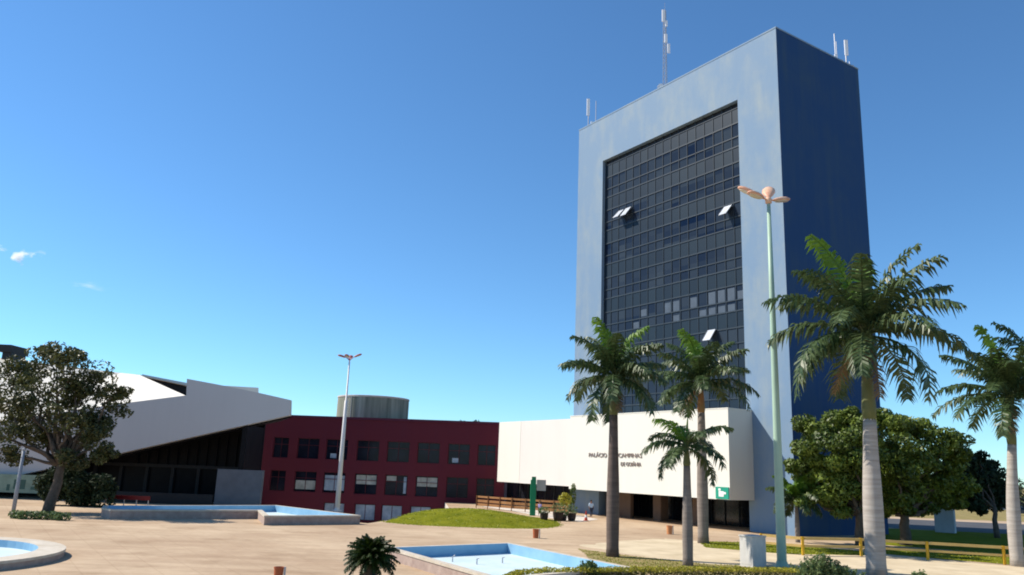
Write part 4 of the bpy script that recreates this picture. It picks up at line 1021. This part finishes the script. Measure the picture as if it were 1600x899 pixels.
person('person in a lavender top standing right of the green totem', G(843, 805.5), 1.45, 'lavender', -.4, .02)

# ------------------------------------------------------------------ right hand background
g = V(1478, 831, 88); pb = thing('grey_pillar', 'free standing grey pillar in the shade of the dark trees', 'pillar', (g.x, g.y, 0), math.radians(-35))
ph_ = V(1483, 777, 88).z
MB().box((-.95, -.7, 0), (.95, .7, ph_ - .25), cham=.04).build('shaft', M['pillar'], pb); MB().box((-1.03, -.78, ph_ - .25), (1.03, .78, ph_), cham=.04).build('cap', M['pillar'], pb)
def car(label, p, rotz, mat):
    t = thing('parked_car', label, 'car', (p[0], p[1], 0), rotz, 'cars parked beyond the road')
    side = [(-2.05, .35), (-2.1, .75), (-1.95, .95), (-1.35, 1.0), (1.0, 1.0), (1.95, .88), (2.1, .62), (2.08, .35)]
    mb = MB(); vs = [(x, -.84, z) for x, z in side] + [(x, .84, z) for x, z in side]; n = len(side)
    mb.add(vs, [tuple(range(n)), tuple(range(2 * n - 1, n - 1, -1))] + [((i + 1) % n, i, n + i, n + (i + 1) % n) for i in range(n)]); mb.build('body', M[mat], t)
    cab = [(-1.5, .98), (-1.05, 1.46), (.35, 1.48), (1.0, .99)]
    vs = [(x, -.74 if z < 1.2 else -.6, z) for x, z in cab] + [(x, .74 if z < 1.2 else .6, z) for x, z in cab]
    mb = MB(); mb.add(vs, [(0, 1, 2, 3), (7, 6, 5, 4), (1, 0, 4, 5), (3, 2, 6, 7)]); mb.build('window', M['darkglass'], t)
    mb = MB(); mb.slab([(-1.08, -.61, 1.46), (.38, -.61, 1.48), (.38, .61, 1.48), (-1.08, .61, 1.46)], (0, 0, .05)); mb.build('roof', M[mat], t)
    for x in (-1.3, 1.3):
        for y in (-.8, .8):
            mb = MB(); mb.tube([(x, y - .1, .32), (x, y + .1, .32)], .32, 12); w = mb.build('wheel', M['tyre'], t); MB().tube([(x, y - .115, .32), (x, y + .115, .32)], .18, 10).build('rim', M['steel'], w)
    return t
for px, py, Y, m_, lab, rz in ((1411, 800, 165, 'carred', 'red parked car beyond the road, left of the grey pillar', .2), (1440, 795, 185, 'carwhite', 'white parked car far beyond the road, left of the grey pillar', .1), (1530, 802, 170, 'carwhite', 'white parked car between the two dark trees', -.3), (1563, 803, 172, 'carwhite', 'white parked car left of the edge palm trunk', .15), (1598, 806, 150, 'cardark', 'dark blue parked car behind the edge palm trunk', 0)):
    q_ = V(px, py, Y); car(lab, (q_.x, q_.y), rz, m_)
# distant wood and hedges
def far_wood(name, x0, x1, y0, y1, hmin, hmax, n, seed, size):
    rnd = random.Random(seed); mb = MB()
    for _ in range(n):
        x, y, h = rnd.uniform(x0, x1), rnd.uniform(y0, y1), rnd.uniform(hmin, hmax)
        for _ in range(5): leaf_cloud(mb, (x + rnd.uniform(-2, 2), y + rnd.uniform(-2, 2), h * rnd.uniform(.3, .85)), (h * .35, h * .35, h * .3), 40, size, rnd)
    return tag(mb.build(name, M['farleaf']), kind='stuff')
far_wood('distant_wood', 60, 420, 230, 330, 5, 9, 110, 1, .8)
far_wood('distant_wood', -420, 60, 240, 330, 5, 8, 90, 2, .8)
far_wood('verge_bushes', 80, 180, 190, 205, 1.5, 4.0, 60, 3, .4)
# palm and tree tops behind the maroon roof
for k, (px, r_, lab) in enumerate(((665, .5, 'thin dark tree top behind the middle of the maroon roof'), (722, 1.0, 'small dark tree top behind the right part of the maroon roof'), (744, 1.3, 'widest dark tree top behind the right end of the maroon roof'))):
    p = V(px, 662, 150); rnd = random.Random(k)
    t = thing('background_tree', lab, 'tree', (p.x, p.y, 0), 0, 'trees behind the maroon building')
    MB().tube([(0, 0, 0), (0, 0, p.z)], [.3, .12], 8).build('trunk', M['bark'], t)
    mb = MB(); leaf_cloud(mb, (0, 0, p.z - .6), (r_ * 1.3, r_ * 1.3, 1.2), 260, .28, rnd); mb.build('crown', M['darkleaf'], t)

# ------------------------------------------------------------------ clouds
def cloud_mat(dens, seed):
    m = bpy.data.materials.new('cloud_vapour'); m.use_nodes = True; n = m.node_tree.nodes; l = m.node_tree.links; n.remove(n['Principled BSDF'])
    v = n.new('ShaderNodeVolumePrincipled'); v.inputs['Color'].default_value = (1, 1, 1, 1); v.inputs['Anisotropy'].default_value = 0.2
    tc = n.new('ShaderNodeTexCoord'); ln = n.new('ShaderNodeVectorMath'); ln.operation = 'LENGTH'; l.new(tc.outputs['Object'], ln.inputs[0])
    mp = n.new('ShaderNodeMapping'); mp.inputs['Location'].default_value = (seed * 3.1, seed * 1.7, 0); l.new(tc.outputs['Object'], mp.inputs[0])
    no = n.new('ShaderNodeTexNoise'); no.inputs['Scale'].default_value = 1.7; no.inputs['Detail'].default_value = 4; l.new(mp.outputs[0], no.inputs['Vector'])
    a = n.new('ShaderNodeMath'); a.operation = 'MULTIPLY_ADD'; a.inputs[1].default_value = 1.9; l.new(no.outputs[0], a.inputs[0]); a.inputs[2].default_value = -.55
    s_ = n.new('ShaderNodeMath'); s_.operation = 'SUBTRACT'; l.new(a.outputs[0], s_.inputs[0]); l.new(ln.outputs['Value'], s_.inputs[1])
    k = n.new('ShaderNodeMath'); k.operation = 'MULTIPLY'; k.inputs[1].default_value = dens; k.use_clamp = False; l.new(s_.outputs[0], k.inputs[0])
    mxx = n.new('ShaderNodeMath'); mxx.operation = 'MAXIMUM'; mxx.inputs[1].default_value = 0; l.new(k.outputs[0], mxx.inputs[0])
    l.new(mxx.outputs[0], v.inputs['Density']); l.new(v.outputs[0], n['Material Output'].inputs['Volume']); return m
def cloud(label, px, py, w, h, seed, dens):
    Y = 1500; p = V(px, py, Y); k = Y / F
    t = bmesh.new(); bmesh.ops.create_icosphere(t, subdivisions=3, radius=1)
    me = bpy.data.meshes.new('cloud'); t.to_mesh(me); t.free(); me.materials.append(cloud_mat(dens, seed))
    o = bpy.data.objects.new('cloud', me); COL.objects.link(o); o.location = p; o.scale = (w * k * .5, w * k * .5, h * k * .5)
    tag(o, label, 'cloud')
cloud('small bright white puff of cloud in the blue sky at left', 35, 400, 62, 42, 1, .35)
cloud('faint thin wisp of cloud below and right of the bright puff', 140, 447, 80, 24, 2, .03)
cloud('faint wisp of cloud at the extreme left edge', 2, 388, 34, 18, 3, .08)
cloud('tiny faint wisp right beside the bright puff', 66, 396, 36, 20, 4, .05)
